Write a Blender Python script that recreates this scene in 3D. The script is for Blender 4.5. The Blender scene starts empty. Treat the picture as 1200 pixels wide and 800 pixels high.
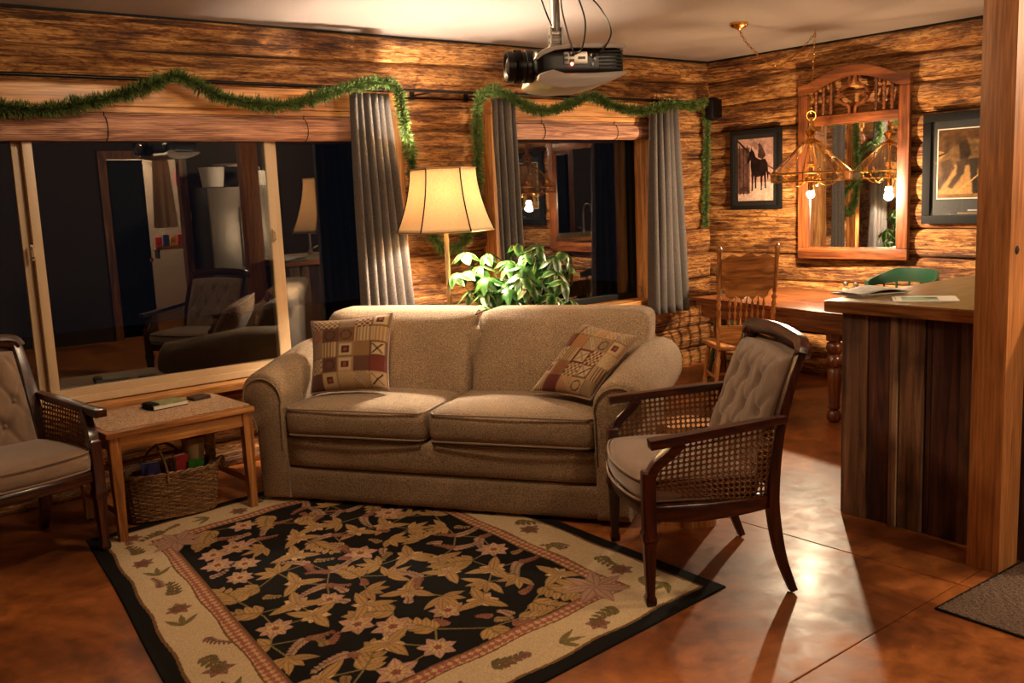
import bpy, bmesh, math, random
import numpy as np
from mathutils import Vector, Matrix
random.seed(7)
rng = np.random.default_rng(7)
sc = bpy.context.scene
col = sc.collection
PI = math.pi
# ------------------------------------------------------------------ camera
FPX, YAW, PITCH, ROLL, HC = 1122.1516, math.radians(39.0618), math.radians(8.7305), math.radians(-2.4432), 1.65
_f = Vector((math.sin(YAW)*math.cos(PITCH), math.cos(YAW)*math.cos(PITCH), -math.sin(PITCH)))
_r = Vector((math.cos(YAW), -math.sin(YAW), 0)); _u = _r.cross(_f)
CR = _r*math.cos(ROLL)+_u*math.sin(ROLL); CU = _u*math.cos(ROLL)-_r*math.sin(ROLL); CF = _f
CAM = Vector((0, 0, HC))
cd = bpy.data.cameras.new('camera'); cam = bpy.data.objects.new('camera', cd); col.objects.link(cam)
cd.sensor_width = 36; cd.lens = FPX/1200*36; cd.clip_start = .05
cam.matrix_world = Matrix(((CR.x, CU.x, -CF.x, CAM.x), (CR.y, CU.y, -CF.y, CAM.y), (CR.z, CU.z, -CF.z, CAM.z), (0, 0, 0, 1)))
sc.camera = cam
# ------------------------------------------------------------------ night sky, exposure
w = bpy.data.worlds.new('night'); sc.world = w; w.use_nodes = True
w.node_tree.nodes['Background'].inputs[0].default_value = (.10, .13, .22, 1)
w.node_tree.nodes['Background'].inputs[1].default_value = .012
sc.view_settings.view_transform = 'Standard'; sc.view_settings.look = 'None'
sc.view_settings.gamma = 1; sc.view_settings.use_curve_mapping = False
sc.view_settings.exposure = 0.95
LAMP_W, PEND_W, KITCH_FILL_W, ROOM_FILL_W, ENTRY_FILL_W = 255, 98, 110, 35, 20      # watts: floor lamp, pendant, added fill lights over kitchen, living room and entry
WARM = (1, .83, .63); AMBER = (1, .74, .47)

# pixel -> place helpers (a pixel gives a direction; the plane it stands on gives the distance)
def ray(x, y): return CR*((x-600)/FPX) - CU*((y-400)/FPX) + CF
def onz(x, y, z=0): d = ray(x, y); return CAM + d*((z-HC)/d.z)
def ony(x, y, Y): d = ray(x, y); return CAM + d*(Y/d.y)
def onx(x, y, X): d = ray(x, y); return CAM + d*(X/d.x)

# ------------------------------------------------------------------ materials
def rgb(r, g, b):
    def l(c):
        c /= 255; return c/12.92 if c <= .04045 else ((c+.055)/1.055)**2.4
    return (l(r), l(g), l(b), 1)
def newmat(name):
    m = bpy.data.materials.new(name); m.use_nodes = True; nt = m.node_tree
    return m, nt, nt.nodes['Principled BSDF']
def nd(nt, t, **k):
    n = nt.nodes.new(t)
    for a, b in k.items(): setattr(n, a, b)
    return n
def coords(nt, scale, rnd=True):
    tc = nd(nt, 'ShaderNodeTexCoord'); mp = nd(nt, 'ShaderNodeMapping'); mp.inputs['Scale'].default_value = scale
    if rnd:
        oi = nd(nt, 'ShaderNodeObjectInfo'); mu = nd(nt, 'ShaderNodeMath', operation='MULTIPLY'); mu.inputs[1].default_value = 41.7
        va = nd(nt, 'ShaderNodeVectorMath', operation='ADD')
        nt.links.new(oi.outputs['Random'], mu.inputs[0]); nt.links.new(tc.outputs['Object'], va.inputs[0]); nt.links.new(mu.outputs[0], va.inputs[1])
        nt.links.new(va.outputs[0], mp.inputs[0])
    else: nt.links.new(tc.outputs['Object'], mp.inputs[0])
    return mp.outputs[0]
def noise(nt, vec, scale, detail=4, dist=0, rough=.55):
    n = nd(nt, 'ShaderNodeTexNoise'); n.inputs['Scale'].default_value = scale; n.inputs['Detail'].default_value = detail
    n.inputs['Distortion'].default_value = dist; n.inputs['Roughness'].default_value = rough
    nt.links.new(vec, n.inputs['Vector']); return n.outputs['Fac']
def ramp(nt, fac, stops):
    r = nd(nt, 'ShaderNodeValToRGB'); e = r.color_ramp.elements
    while len(e) < len(stops): e.new(.5)
    for i, (p, c) in enumerate(stops): e[i].position = p; e[i].color = c
    nt.links.new(fac, r.inputs[0]); return r.outputs[0]
def mix(nt, fac, a, b, mode='MIX'):
    m = nd(nt, 'ShaderNodeMixRGB', blend_type=mode)
    for i, s in ((0, fac), (1, a), (2, b)):
        if hasattr(s, 'is_output'): nt.links.new(s, m.inputs[i])
        else: m.inputs[i].default_value = s
    return m.outputs[0]
def bump(nt, b, h, strength, dist=.01):
    n = nd(nt, 'ShaderNodeBump'); n.inputs['Strength'].default_value = strength; n.inputs['Distance'].default_value = dist
    nt.links.new(h, n.inputs['Height']); nt.links.new(n.outputs[0], b.inputs['Normal'])
G = {'x': lambda a, c: (a, c, c), 'y': lambda a, c: (c, a, c), 'z': lambda a, c: (c, c, a)}
def wood(name, dark, mid, light, axis='z', f=1., rough=.42, coat=0., bmp=.15, contrast=.16):
    m, nt, b = newmat(name)
    v = coords(nt, G[axis](.9*f, 11*f)); n1 = noise(nt, v, 1.6, 7, 1.4)
    v2 = coords(nt, G[axis](4*f, 95*f)); n2 = noise(nt, v2, 1., 3, .3)
    c = ramp(nt, n1, [(.5-contrast, dark), (.5, mid), (.5+contrast, light)])
    g = ramp(nt, n2, [(.3, (.62, .58, .55, 1)), (.65, (1.12, 1.1, 1.08, 1))])
    nt.links.new(mix(nt, 1., c, g, 'MULTIPLY'), b.inputs['Base Color'])
    b.inputs['Roughness'].default_value = rough; b.inputs['Coat Weight'].default_value = coat; b.inputs['Coat Roughness'].default_value = .2
    bump(nt, b, n2, bmp, .003); return m
def plain(name, c, rough=.5, metal=0., coat=0., var=.0, vs=8):
    m, nt, b = newmat(name); b.inputs['Roughness'].default_value = rough; b.inputs['Metallic'].default_value = metal; b.inputs['Coat Weight'].default_value = coat
    n = noise(nt, coords(nt, (1, 1, 1)), vs, 3)
    d = tuple(x*(1-var) for x in c[:3])+(1,); e = tuple(min(1, x*(1+var)) for x in c[:3])+(1,)
    nt.links.new(ramp(nt, n, [(.3, d), (.7, e)]), b.inputs['Base Color']); return m
def fabric(name, a, b_, scale=260, rough=.9, bmp=.5, sheen=.2, stretch=(1, 1, 1), dist=.004):
    m, nt, b = newmat(name); v = coords(nt, stretch); n = noise(nt, v, scale, 3, 0, .7)
    big = noise(nt, v, 5, 3)
    c = ramp(nt, n, [(.33, a), (.66, b_)])
    nt.links.new(mix(nt, 1., c, ramp(nt, big, [(.3, (.86, .86, .86, 1)), (.7, (1.1, 1.1, 1.1, 1))]), 'MULTIPLY'), b.inputs['Base Color'])
    b.inputs['Roughness'].default_value = rough; b.inputs['Sheen Weight'].default_value = sheen
    bump(nt, b, n, bmp, dist); return m
def attrmat(name, rough=.9, scale=300, bmp=.4, sheen=.1, dist=.004):
    m, nt, b = newmat(name); a = nd(nt, 'ShaderNodeAttribute', attribute_name='Col')
    n = noise(nt, coords(nt, (1, 1, 1)), scale, 3)
    nt.links.new(mix(nt, 1., a.outputs['Color'], ramp(nt, n, [(.3, (.72, .72, .72, 1)), (.7, (1.2, 1.2, 1.2, 1))]), 'MULTIPLY'), b.inputs['Base Color'])
    b.inputs['Roughness'].default_value = rough; b.inputs['Sheen Weight'].default_value = sheen; b.inputs['Specular IOR Level'].default_value = .15; bump(nt, b, n, bmp, dist); return m
def emit(name, c, s):
    m, nt, b = newmat(name); b.inputs['Base Color'].default_value = c
    b.inputs['Emission Color'].default_value = c; b.inputs['Emission Strength'].default_value = s; return m
def logmat(name):
    m, nt, b = newmat(name)
    v = coords(nt, (.7, 10, 10)); n1 = noise(nt, v, 2.0, 10, .9, .72)
    v2 = coords(nt, (1.3, 40, 40)); n2 = noise(nt, v2, 1.5, 6, .8, .62)
    v3 = coords(nt, (.9, 3.2, 3.2)); n3 = noise(nt, v3, 1.7, 5, 1.2, .6)
    light = ramp(nt, n2, [(.30, rgb(144, 86, 38)), (.5, rgb(212, 150, 82)), (.72, rgb(238, 194, 126))])
    bark = ramp(nt, n2, [(.34, rgb(34, 19, 9)), (.50, rgb(116, 68, 30)), (.68, rgb(196, 132, 68))])
    c = mix(nt, ramp(nt, n3, [(.36, (1, 1, 1, 1)), (.56, (0, 0, 0, 1))]), light, bark)
    st = ramp(nt, n1, [(.32, rgb(24, 13, 7)), (.41, rgb(160, 120, 88)), (.47, (1, 1, 1, 1))])
    v4 = coords(nt, (7, 34, 34)); n4 = noise(nt, v4, 1.6, 6, 1.0, .7)
    sp = ramp(nt, n4, [(.32, rgb(58, 32, 17)), (.44, rgb(180, 148, 118)), (.53, (1, 1, 1, 1)), (.75, (1.12, 1.1, 1.05, 1))])
    nt.links.new(mix(nt, .85, mix(nt, .92, c, st, 'MULTIPLY'), sp, 'MULTIPLY'), b.inputs['Base Color'])
    b.inputs['Roughness'].default_value = .55
    ad = nd(nt, 'ShaderNodeMath', operation='ADD'); nt.links.new(n1, ad.inputs[0]); nt.links.new(n2, ad.inputs[1])
    ad2 = nd(nt, 'ShaderNodeMath', operation='ADD'); nt.links.new(ad.outputs[0], ad2.inputs[0]); nt.links.new(n4, ad2.inputs[1])
    bump(nt, b, ad2.outputs[0], .9, .025); return m

MT = {}
MT['log'] = logmat('peeled_log')
MT['chink'] = plain('dark_chinking', rgb(40, 26, 16), .9, var=.3)
PINE = (rgb(150, 92, 42), rgb(196, 136, 74), rgb(222, 168, 104))
for a in 'xyz':
    MT['pine_'+a] = wood('pine_'+a, *PINE, axis=a, rough=.4)
    MT['oak_'+a] = wood('oak_'+a, rgb(112, 66, 28), rgb(166, 106, 52), rgb(198, 138, 76), axis=a, rough=.34, coat=.25)
    MT['cherry_'+a] = wood('cherry_'+a, rgb(30, 11, 7), rgb(62, 25, 15), rgb(92, 42, 24), axis=a, rough=.28, coat=.4, f=1.3)
    MT['tablewood_'+a] = wood('table_wood_'+a, rgb(62, 28, 13), rgb(104, 54, 26), rgb(140, 80, 40), axis=a, rough=.25, coat=.4)
MT['fir_z'] = wood('fir_post', rgb(150, 90, 42), rgb(178, 114, 58), rgb(194, 132, 74), axis='z', f=1.1, rough=.5, contrast=.2)
def barn(name, d, m_, l):
    m, nt, b = newmat(name)
    v = coords(nt, (12, 12, .7)); n1 = noise(nt, v, 1.5, 8, .8, .62); v2 = coords(nt, (70, 70, 3)); n2 = noise(nt, v2, 1, 4); v3 = coords(nt, (5, 5, 3)); n3 = noise(nt, v3, 1.4, 4)
    c1 = ramp(nt, n1, [(.32, d), (.5, m_), (.68, l)]); g = ramp(nt, n2, [(.3, (.7, .7, .7, 1)), (.65, (1.1, 1.1, 1.1, 1))]); k = ramp(nt, n3, [(.30, (.45, .4, .38, 1)), (.5, (1, 1, 1, 1))])
    nt.links.new(mix(nt, 1, mix(nt, 1, c1, g, 'MULTIPLY'), k, 'MULTIPLY'), b.inputs['Base Color']); b.inputs['Roughness'].default_value = .7
    bump(nt, b, n1, .5, .01); return m
MT['barn0'] = barn('barn_board_brown', rgb(46, 28, 18), rgb(112, 76, 50), rgb(160, 120, 84))
MT['barn1'] = barn('barn_board_red', rgb(32, 15, 10), rgb(82, 42, 28), rgb(118, 68, 46))
MT['barn2'] = barn('barn_board_grey', rgb(70, 50, 36), rgb(146, 112, 80), rgb(188, 154, 118))
def concrete():
    m, nt, b = newmat('stained_concrete')
    v = coords(nt, (1, 1, 1), False); n1 = noise(nt, v, 1.3, 9, .8, .62); n2 = noise(nt, v, 9, 6, .5, .6); n3 = noise(nt, v, 70, 3)
    c = ramp(nt, n1, [(.30, rgb(70, 36, 18)), (.44, rgb(124, 70, 34)), (.56, rgb(164, 98, 48)), (.70, rgb(104, 60, 38))])
    g = ramp(nt, n2, [(.32, (.60, .56, .52, 1)), (.68, (1.2, 1.17, 1.14, 1))])
    nt.links.new(mix(nt, 1, c, g, 'MULTIPLY'), b.inputs['Base Color'])
    nt.links.new(ramp(nt, n2, [(.3, (.34, .34, .34, 1)), (.7, (.52, .52, .52, 1))]), b.inputs['Roughness'])
    b.inputs['Coat Weight'].default_value = .07; b.inputs['Coat Roughness'].default_value = .2; b.inputs['Specular IOR Level'].default_value = .24
    bump(nt, b, n3, .06, .002); return m
MT['concrete'] = concrete()
MT['ceil'] = plain('ceiling_plaster', rgb(150, 136, 129), .9, var=.02, vs=3)
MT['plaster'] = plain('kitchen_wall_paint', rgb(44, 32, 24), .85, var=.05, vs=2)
MT['vinyl'] = plain('almond_window_vinyl', rgb(196, 168, 132), .4, var=.03)
MT['sofa'] = fabric('tweed_upholstery', rgb(92, 72, 51), rgb(182, 152, 117), 170, .92, .8, .1)
MT['velvet'] = fabric('taupe_velvet', rgb(118, 92, 70), rgb(150, 120, 94), 500, .75, .2, .6)
MT['curtain'] = fabric('grey_woven_curtain', rgb(46, 41, 39), rgb(98, 89, 83), 300, .9, .4, .1, (1, 1, .4))
MT['white'] = plain('white_plastic', rgb(222, 212, 200), .35)
MT['black'] = plain('black_plastic', rgb(16, 15, 15), .35)
MT['blackmat'] = plain('black_matt', rgb(14, 13, 13), .7, var=.2)
MT['blackmat'].node_tree.nodes['Principled BSDF'].inputs['Specular IOR Level'].default_value = .2
MT['iron'] = plain('dark_metal', rgb(30, 26, 23), .4, .8)
MT['brass'] = plain('polished_brass', rgb(226, 176, 92), .16, 1.)
MT['antique'] = plain('antique_brass', rgb(168, 138, 96), .32, .85)
MT['steel'] = plain('brushed_steel', rgb(150, 140, 128), .3, .9)
MT['grey'] = plain('grey_metal', rgb(150, 144, 138), .4, .5)
MT['green'] = plain('green_paint', rgb(26, 58, 40), .3, coat=.3, var=.1)
MT['cane'] = plain('woven_cane', rgb(120, 78, 42), .5, var=.15, vs=60)
MT['wicker'] = wood('wicker_strand', rgb(70, 42, 20), rgb(120, 82, 46), rgb(160, 118, 72), axis='x', f=4, rough=.6)
MT['paper'] = plain('paper', rgb(214, 206, 192), .7, var=.04)
def glassy(name, tint, fac, rough=0.):
    m, nt, b = newmat(name); nt.nodes.remove(b); out = nt.nodes['Material Output']
    t = nd(nt, 'ShaderNodeBsdfTransparent'); t.inputs[0].default_value = tint
    g = nd(nt, 'ShaderNodeBsdfGlossy'); g.inputs['Roughness'].default_value = rough; g.inputs[0].default_value = (1, 1, 1, 1)
    lw = nd(nt, 'ShaderNodeLayerWeight'); lw.inputs[0].default_value = .5            # Schlick reflectance, the same from both sides of the sheet
    pw = nd(nt, 'ShaderNodeMath', operation='POWER'); pw.inputs[1].default_value = 5; nt.links.new(lw.outputs['Facing'], pw.inputs[0])
    fr = nd(nt, 'ShaderNodeMath', operation='MULTIPLY_ADD'); fr.inputs[1].default_value = .96; fr.inputs[2].default_value = .04; nt.links.new(pw.outputs[0], fr.inputs[0])
    mu = nd(nt, 'ShaderNodeMath', operation='MULTIPLY', use_clamp=True); mu.inputs[1].default_value = fac
    mx = nd(nt, 'ShaderNodeMixShader'); nt.links.new(fr.outputs[0], mu.inputs[0]); nt.links.new(mu.outputs[0], mx.inputs[0])
    nt.links.new(t.outputs[0], mx.inputs[1]); nt.links.new(g.outputs[0], mx.inputs[2]); nt.links.new(mx.outputs[0], out.inputs[0]); return m
MT['pane'] = glassy('double_glazing', (.85, .87, .85, 1), 3.0)
MT['clear'] = glassy('clear_glass', (.88, .82, .70, 1), 3.0)
MT['antiglare'] = glassy('picture_glass', (.95, .95, .95, 1), .35)
def mirrormat():
    m, nt, b = newmat('mirror_silver'); b.inputs['Metallic'].default_value = 1; b.inputs['Roughness'].default_value = .01
    b.inputs['Base Color'].default_value = (.86, .86, .84, 1); return m
MT['mirror'] = mirrormat()
def shademat():
    m, nt, b = newmat('silk_shade'); out = nt.nodes['Material Output']
    n = noise(nt, coords(nt, (60, 60, 3)), 6, 3)
    c = ramp(nt, n, [(.3, rgb(206, 178, 138)), (.7, rgb(232, 208, 170))])
    tr = nd(nt, 'ShaderNodeBsdfTranslucent'); mx = nd(nt, 'ShaderNodeMixShader'); mx.inputs[0].default_value = .13
    nt.links.new(c, b.inputs['Base Color']); b.inputs['Roughness'].default_value = .8; nt.links.new(c, tr.inputs[0])
    nt.links.new(b.outputs[0], mx.inputs[1]); nt.links.new(tr.outputs[0], mx.inputs[2]); nt.links.new(mx.outputs[0], out.inputs[0]); return m
MT['shade'] = shademat()
def leafmat():
    m, nt, b = newmat('variegated_leaf')
    tc = nd(nt, 'ShaderNodeTexCoord'); sp = nd(nt, 'ShaderNodeSeparateXYZ'); nt.links.new(tc.outputs['Object'], sp.inputs[0])
    ab = nd(nt, 'ShaderNodeMath', operation='ABSOLUTE'); nt.links.new(sp.outputs['X'], ab.inputs[0])
    n = noise(nt, coords(nt, (1, 1, 1)), 45, 3); s1 = nd(nt, 'ShaderNodeMath', operation='MULTIPLY'); s1.inputs[1].default_value = .022; nt.links.new(n, s1.inputs[0])
    ad = nd(nt, 'ShaderNodeMath', operation='ADD'); nt.links.new(ab.outputs[0], ad.inputs[0]); nt.links.new(s1.outputs[0], ad.inputs[1])
    c = ramp(nt, ad.outputs[0], [(.012, rgb(28, 66, 20)), (.0245, rgb(50, 96, 34)), (.036, rgb(168, 180, 116))])
    nt.links.new(c, b.inputs['Base Color']); b.inputs['Roughness'].default_value = .32; return m
MT['leaf'] = leafmat()
MT['stem'] = plain('green_stem', rgb(104, 108, 54), .6, var=.2)
MT['needle'] = plain('garland_needle', rgb(80, 100, 42), .6, var=.5, vs=30)
MT['wire'] = plain('garland_wire', rgb(34, 50, 22), .7)
MT['terra'] = plain('clay_pot', rgb(120, 70, 44), .7, var=.1)
MT['soil'] = plain('soil', rgb(32, 22, 15), .95, var=.4, vs=60)
MT['bamboo'] = wood('bamboo_slat', rgb(140, 92, 70), rgb(184, 132, 104), rgb(206, 156, 124), axis='x', f=1.5, rough=.6, contrast=.1)

# ------------------------------------------------------------------ mesh building
class MB:
    def __init__(s): s.v = []; s.f = []
    def add(s, vs, fs, T=None):
        o = len(s.v)
        for p in vs:
            p = Vector(p); s.v.append(T @ p if T is not None else p)
        s.f += [[i+o for i in f] for f in fs]; return s
    def box(s, c, d, T=None, rot=None):
        x, y, z = (q/2 for q in d); R = rot if rot is not None else Matrix.Identity(3); c = Vector(c)
        vs = [R @ Vector((a*x, b*y, e*z))+c for e in (-1, 1) for b in (-1, 1) for a in (-1, 1)]
        return s.add(vs, [(0, 2, 3, 1), (4, 5, 7, 6), (0, 1, 5, 4), (2, 6, 7, 3), (0, 4, 6, 2), (1, 3, 7, 5)], T)
    def bb(s, x0, x1, y0, y1, z0, z1): return s.box(((x0+x1)/2, (y0+y1)/2, (z0+z1)/2), (abs(x1-x0), abs(y1-y0), abs(z1-z0)))
    def tube(s, pts, r, n=8, caps=True, closed=False, flat=None):
        pts = [Vector(p) for p in pts]; m = len(pts); rs = r if isinstance(r, (list, tuple)) else [r]*m
        vs = []; up = None
        for i, p in enumerate(pts):
            a = pts[(i-1) % m] if (i or closed) else p; b = pts[(i+1) % m] if (i < m-1 or closed) else p
            t = (b-a).normalized()
            if up is None: up = Vector((0, 0, 1)) if abs(t.z) < .9 else Vector((1, 0, 0))
            sd = t.cross(up).normalized(); up = sd.cross(t).normalized()
            for k in range(n):
                q = 2*PI*k/n + PI/n; fl = flat or (1, 1)
                vs.append(p+sd*(math.cos(q)*rs[i]*fl[0])+up*(math.sin(q)*rs[i]*fl[1]))
        fs = []
        for i in range(m if closed else m-1):
            j = (i+1) % m
            for k in range(n): fs.append((i*n+k, i*n+(k+1) % n, j*n+(k+1) % n, j*n+k))
        if caps and not closed: fs += [tuple(range(n-1, -1, -1)), tuple((m-1)*n+k for k in range(n))]
        return s.add(vs, fs)
    def lathe(s, prof, n=24, c=(0, 0, 0), T=None, cap=True, start=0):
        vs = [(c[0]+r*math.cos(2*PI*(k+start)/n), c[1]+r*math.sin(2*PI*(k+start)/n), c[2]+z) for r, z in prof for k in range(n)]
        m = len(prof); fs = [(i*n+k, i*n+(k+1) % n, (i+1)*n+(k+1) % n, (i+1)*n+k) for i in range(m-1) for k in range(n)]
        if cap: fs += [tuple(range(n-1, -1, -1)), tuple((m-1)*n+k for k in range(n))]
        return s.add(vs, fs, T)
    def prism(s, poly, a, b, axis='z', T=None):
        n = len(poly)
        def P(q, t): return {'z': (q[0], q[1], t), 'y': (q[0], t, q[1]), 'x': (t, q[0], q[1])}[axis]
        vs = [P(q, a) for q in poly]+[P(q, b) for q in poly]
        fs = [tuple(range(n-1, -1, -1)), tuple(range(n, 2*n))]+[(i, (i+1) % n, n+(i+1) % n, n+i) for i in range(n)]
        return s.add(vs, fs, T)
    def grid(s, fn, nu, nv, cu=False, T=None):
        vs = [fn(i/nu, j/nv) for i in range(nu if cu else nu+1) for j in range(nv+1)]; w = nv+1; L = nu if cu else nu+1
        fs = [(i*w+j, ((i+1) % L)*w+j, ((i+1) % L)*w+j+1, i*w+j+1) for i in range(nu) for j in range(nv)]
        return s.add(vs, fs, T)
    def frame(s, x0, x1, y0, y1, z0, z1, b, t=None, l=None, r=None):
        t = b if t is None else t; l = b if l is None else l; r = b if r is None else r
        s.bb(x0, x1, y0, y1, z0, z0+b); s.bb(x0, x1, y0, y1, z1-t, z1); s.bb(x0, x0+l, y0, y1, z0+b+.0005, z1-t-.0005); return s.bb(x1-r, x1, y0, y1, z0+b+.0005, z1-t-.0005)
    def rbox(s, x0, x1, y0, y1, z0, z1, r, n=6, crown=(0, 0, 0), fn=None):
        h = Vector((abs(x1-x0)/2, abs(y1-y0)/2, abs(z1-z0)/2)); c = Vector(((x0+x1)/2, (y0+y1)/2, (z0+z1)/2))
        idx = {}; vs = []; fs = []
        def vert(a):
            k = tuple(round(q*1e4) for q in a)
            if k not in idx:
                p = Vector((a[0]*h.x, a[1]*h.y, a[2]*h.z)); q = Vector([max(-h[i]+min(r, h[i]), min(h[i]-min(r, h[i]), p[i])) for i in range(3)])
                d = p-q
                if d.length > 1e-9: p = q+d.normalized()*r
                for i in range(3):
                    e = (1-a[(i+1) % 3]**2)*(1-a[(i+2) % 3]**2); p[i] += crown[i]*a[i]*e
                p += c
                if fn: p = Vector(fn(p))
                idx[k] = len(vs); vs.append(p)
            return idx[k]
        def tt(i):   # finer near the edges
            t = i/n*2-1; return math.copysign(1-(1-abs(t))**1.7, t)
        for ax in range(3):
            for sg in (-1, 1):
                for i in range(n):
                    for j in range(n):
                        q = []
                        for (di, dj) in ((0, 0), (1, 0), (1, 1), (0, 1)):
                            a = [0, 0, 0]; a[ax] = sg; a[(ax+1) % 3] = tt(i+di); a[(ax+2) % 3] = tt(j+dj); q.append(vert(a))
                        fs.append(tuple(q if sg > 0 else q[::-1]))
        return s.add(vs, fs)
    def build(s, name, mat, parent=None, bevel=0., smooth=True, angle=38, loc=None, rot=None, cols=None):
        me = bpy.data.meshes.new(name); me.from_pydata([tuple(p) for p in s.v], [], s.f)
        bm = bmesh.new(); bm.from_mesh(me)
        if bevel:
            es = [e for e in bm.edges if len(e.link_faces) == 2 and e.calc_face_angle(0) > .5]
            bmesh.ops.bevel(bm, geom=es, offset=bevel, segments=2, profile=.7, affect='EDGES', clamp_overlap=True)
        bmesh.ops.recalc_face_normals(bm, faces=bm.faces)
        if smooth:
            A = math.radians(angle)
            for f in bm.faces: f.smooth = True
            for e in bm.edges:
                if len(e.link_faces) == 2 and e.calc_face_angle(0) > A: e.smooth = False
        bm.to_mesh(me); bm.free()
        o = bpy.data.objects.new(name, me); col.objects.link(o)
        me.materials.append(MT[mat] if isinstance(mat, str) else mat)
        if parent: o.parent = parent
        if loc is not None: o.location = loc
        if rot is not None: o.rotation_euler = rot
        return o
def tag(o, label=None, cat=None, group=None, kind=None):
    if label: o['label'] = label
    if cat: o['category'] = cat
    if group: o['group'] = group
    if kind: o['kind'] = kind
    return o
def thing(name, label, cat, loc=(0, 0, 0), rz=0., group=None, kind=None, rot=None):
    o = bpy.data.objects.new(name, None); col.objects.link(o); o.location = loc
    o.rotation_euler = rot if rot else (0, 0, rz); o.empty_display_size = .1
    return tag(o, label, cat, group, kind)
def struct(name, label=None, loc=(0, 0, 0)):
    o = bpy.data.objects.new(name, None); col.objects.link(o); o.location = loc; o['kind'] = 'structure'
    if label: o['label'] = label
    return o
def inst(src, parent, loc, rot=(0, 0, 0), scale=(1, 1, 1), name=None):
    o = bpy.data.objects.new(name or src.name.split('.')[0], src.data); col.objects.link(o); o.parent = parent
    o.location = loc; o.rotation_euler = rot; o.scale = scale; return o
def copy_tree(o, parent=None):
    c = o.copy(); col.objects.link(c); c.parent = parent
    for ch in list(o.children): copy_tree(ch, c)
    return c
def crom(P, n=8):
    P = [Vector(p) for p in P]; out = []
    for i in range(len(P)-1):
        a = P[max(i-1, 0)]; b = P[i]; c = P[i+1]; d = P[min(i+2, len(P)-1)]
        for k in range(n):
            t = k/n; out.append(.5*((2*b)+(c-a)*t+(2*a-5*b+4*c-d)*t*t+(3*b-3*c+d-a)*t**3))
    return out+[P[-1]]
def lamp_light(name, loc, watts, color, r, parent=None):
    l = bpy.data.lights.new(name, 'POINT'); l.energy = watts; l.color = color; l.shadow_soft_size = r
    o = bpy.data.objects.new(name, l); col.objects.link(o); o.location = loc
    if parent: o.parent = parent
    return o

# ================================================================== THE SETTING
ZC = 2.767; YB = 5.87; XB = 7.21           # ceiling height, back planes of the two log walls
YS, XL = -1.3, -1.9                        # south (kitchen) wall, left wall
# floor: stained concrete slabs between saw-cut joints
floor = struct('floor')
MB().bb(XL, XB+.2, YS-2.2, YB+.2, -.12, -.012).build('subfloor', 'concrete', floor, smooth=False)
jx = [XL, .06, 3.72, XB+.2]; jy = [YS-2.2, -1.9, 1.76, YB+.2]; g = .003
for i in range(3):
    for j in range(3):
        MB().bb(jx[i]+g, jx[i+1]-g, jy[j]+g, jy[j+1]-g, -.03, 0).build('slab', 'concrete', floor, bevel=.003, smooth=False)
MB().bb(XL-.1, XB+.3, YS-2.2, YB+.3, ZC, ZC+.1).build('ceiling', 'ceil')['kind'] = 'structure'

def make_log(L, h, depth=.095, seed=0):
    """one half-round log, length along +X, round face towards -Y"""
    r = random.Random(seed); nu = max(6, int(L/.07)); nv = 12; mb = MB()
    ph = [r.uniform(0, 6.3) for _ in range(10)]; fr = [r.uniform(.6, 1.4), r.uniform(1.6, 3), r.uniform(4, 7), r.uniform(9, 14)]
    tap = r.uniform(-.06, .06)
    def fn(u, v):
        x = u*L; t = v*PI
        wob = .010*math.sin(fr[0]*x+ph[0])+.007*math.sin(fr[1]*x+ph[1])
        rad = 1+tap*(u-.5)+.03*math.sin(fr[1]*x+ph[2])+.018*math.sin(fr[2]*x+ph[3]+2*t)+.012*math.sin(fr[3]*x+ph[4]+5*t)
        return (x, -depth*rad*max(0, math.sin(t))**.72-.0, -(h/2+.006)*math.cos(t)*(1+.02*math.sin(fr[2]*x+ph[5]))+wob)
    mb.grid(fn, nu, nv)
    w = nv+1; o = len(mb.v)
    for e, xx in ((0, 0), (nu, L)):
        base = e*w; a = len(mb.v); mb.v += [Vector((xx, .05, -h/2)), Vector((xx, .05, h/2))]
        mb.f.append([base+j for j in range(w)]+[a+1, a])
    return mb
zb = [2.767, 2.575, 2.355, 2.13, 1.905, 1.69, 1.47, 1.245, 1.03, .805, .57, .355, .15, -.02]
wallN = struct('wall_back'); wallE = struct('wall_right')
W1 = (-.12, 3.60); W2 = (4.59, 6.20); WZ = (.56, 2.33); W2Z = (.70, 2.33)
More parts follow.
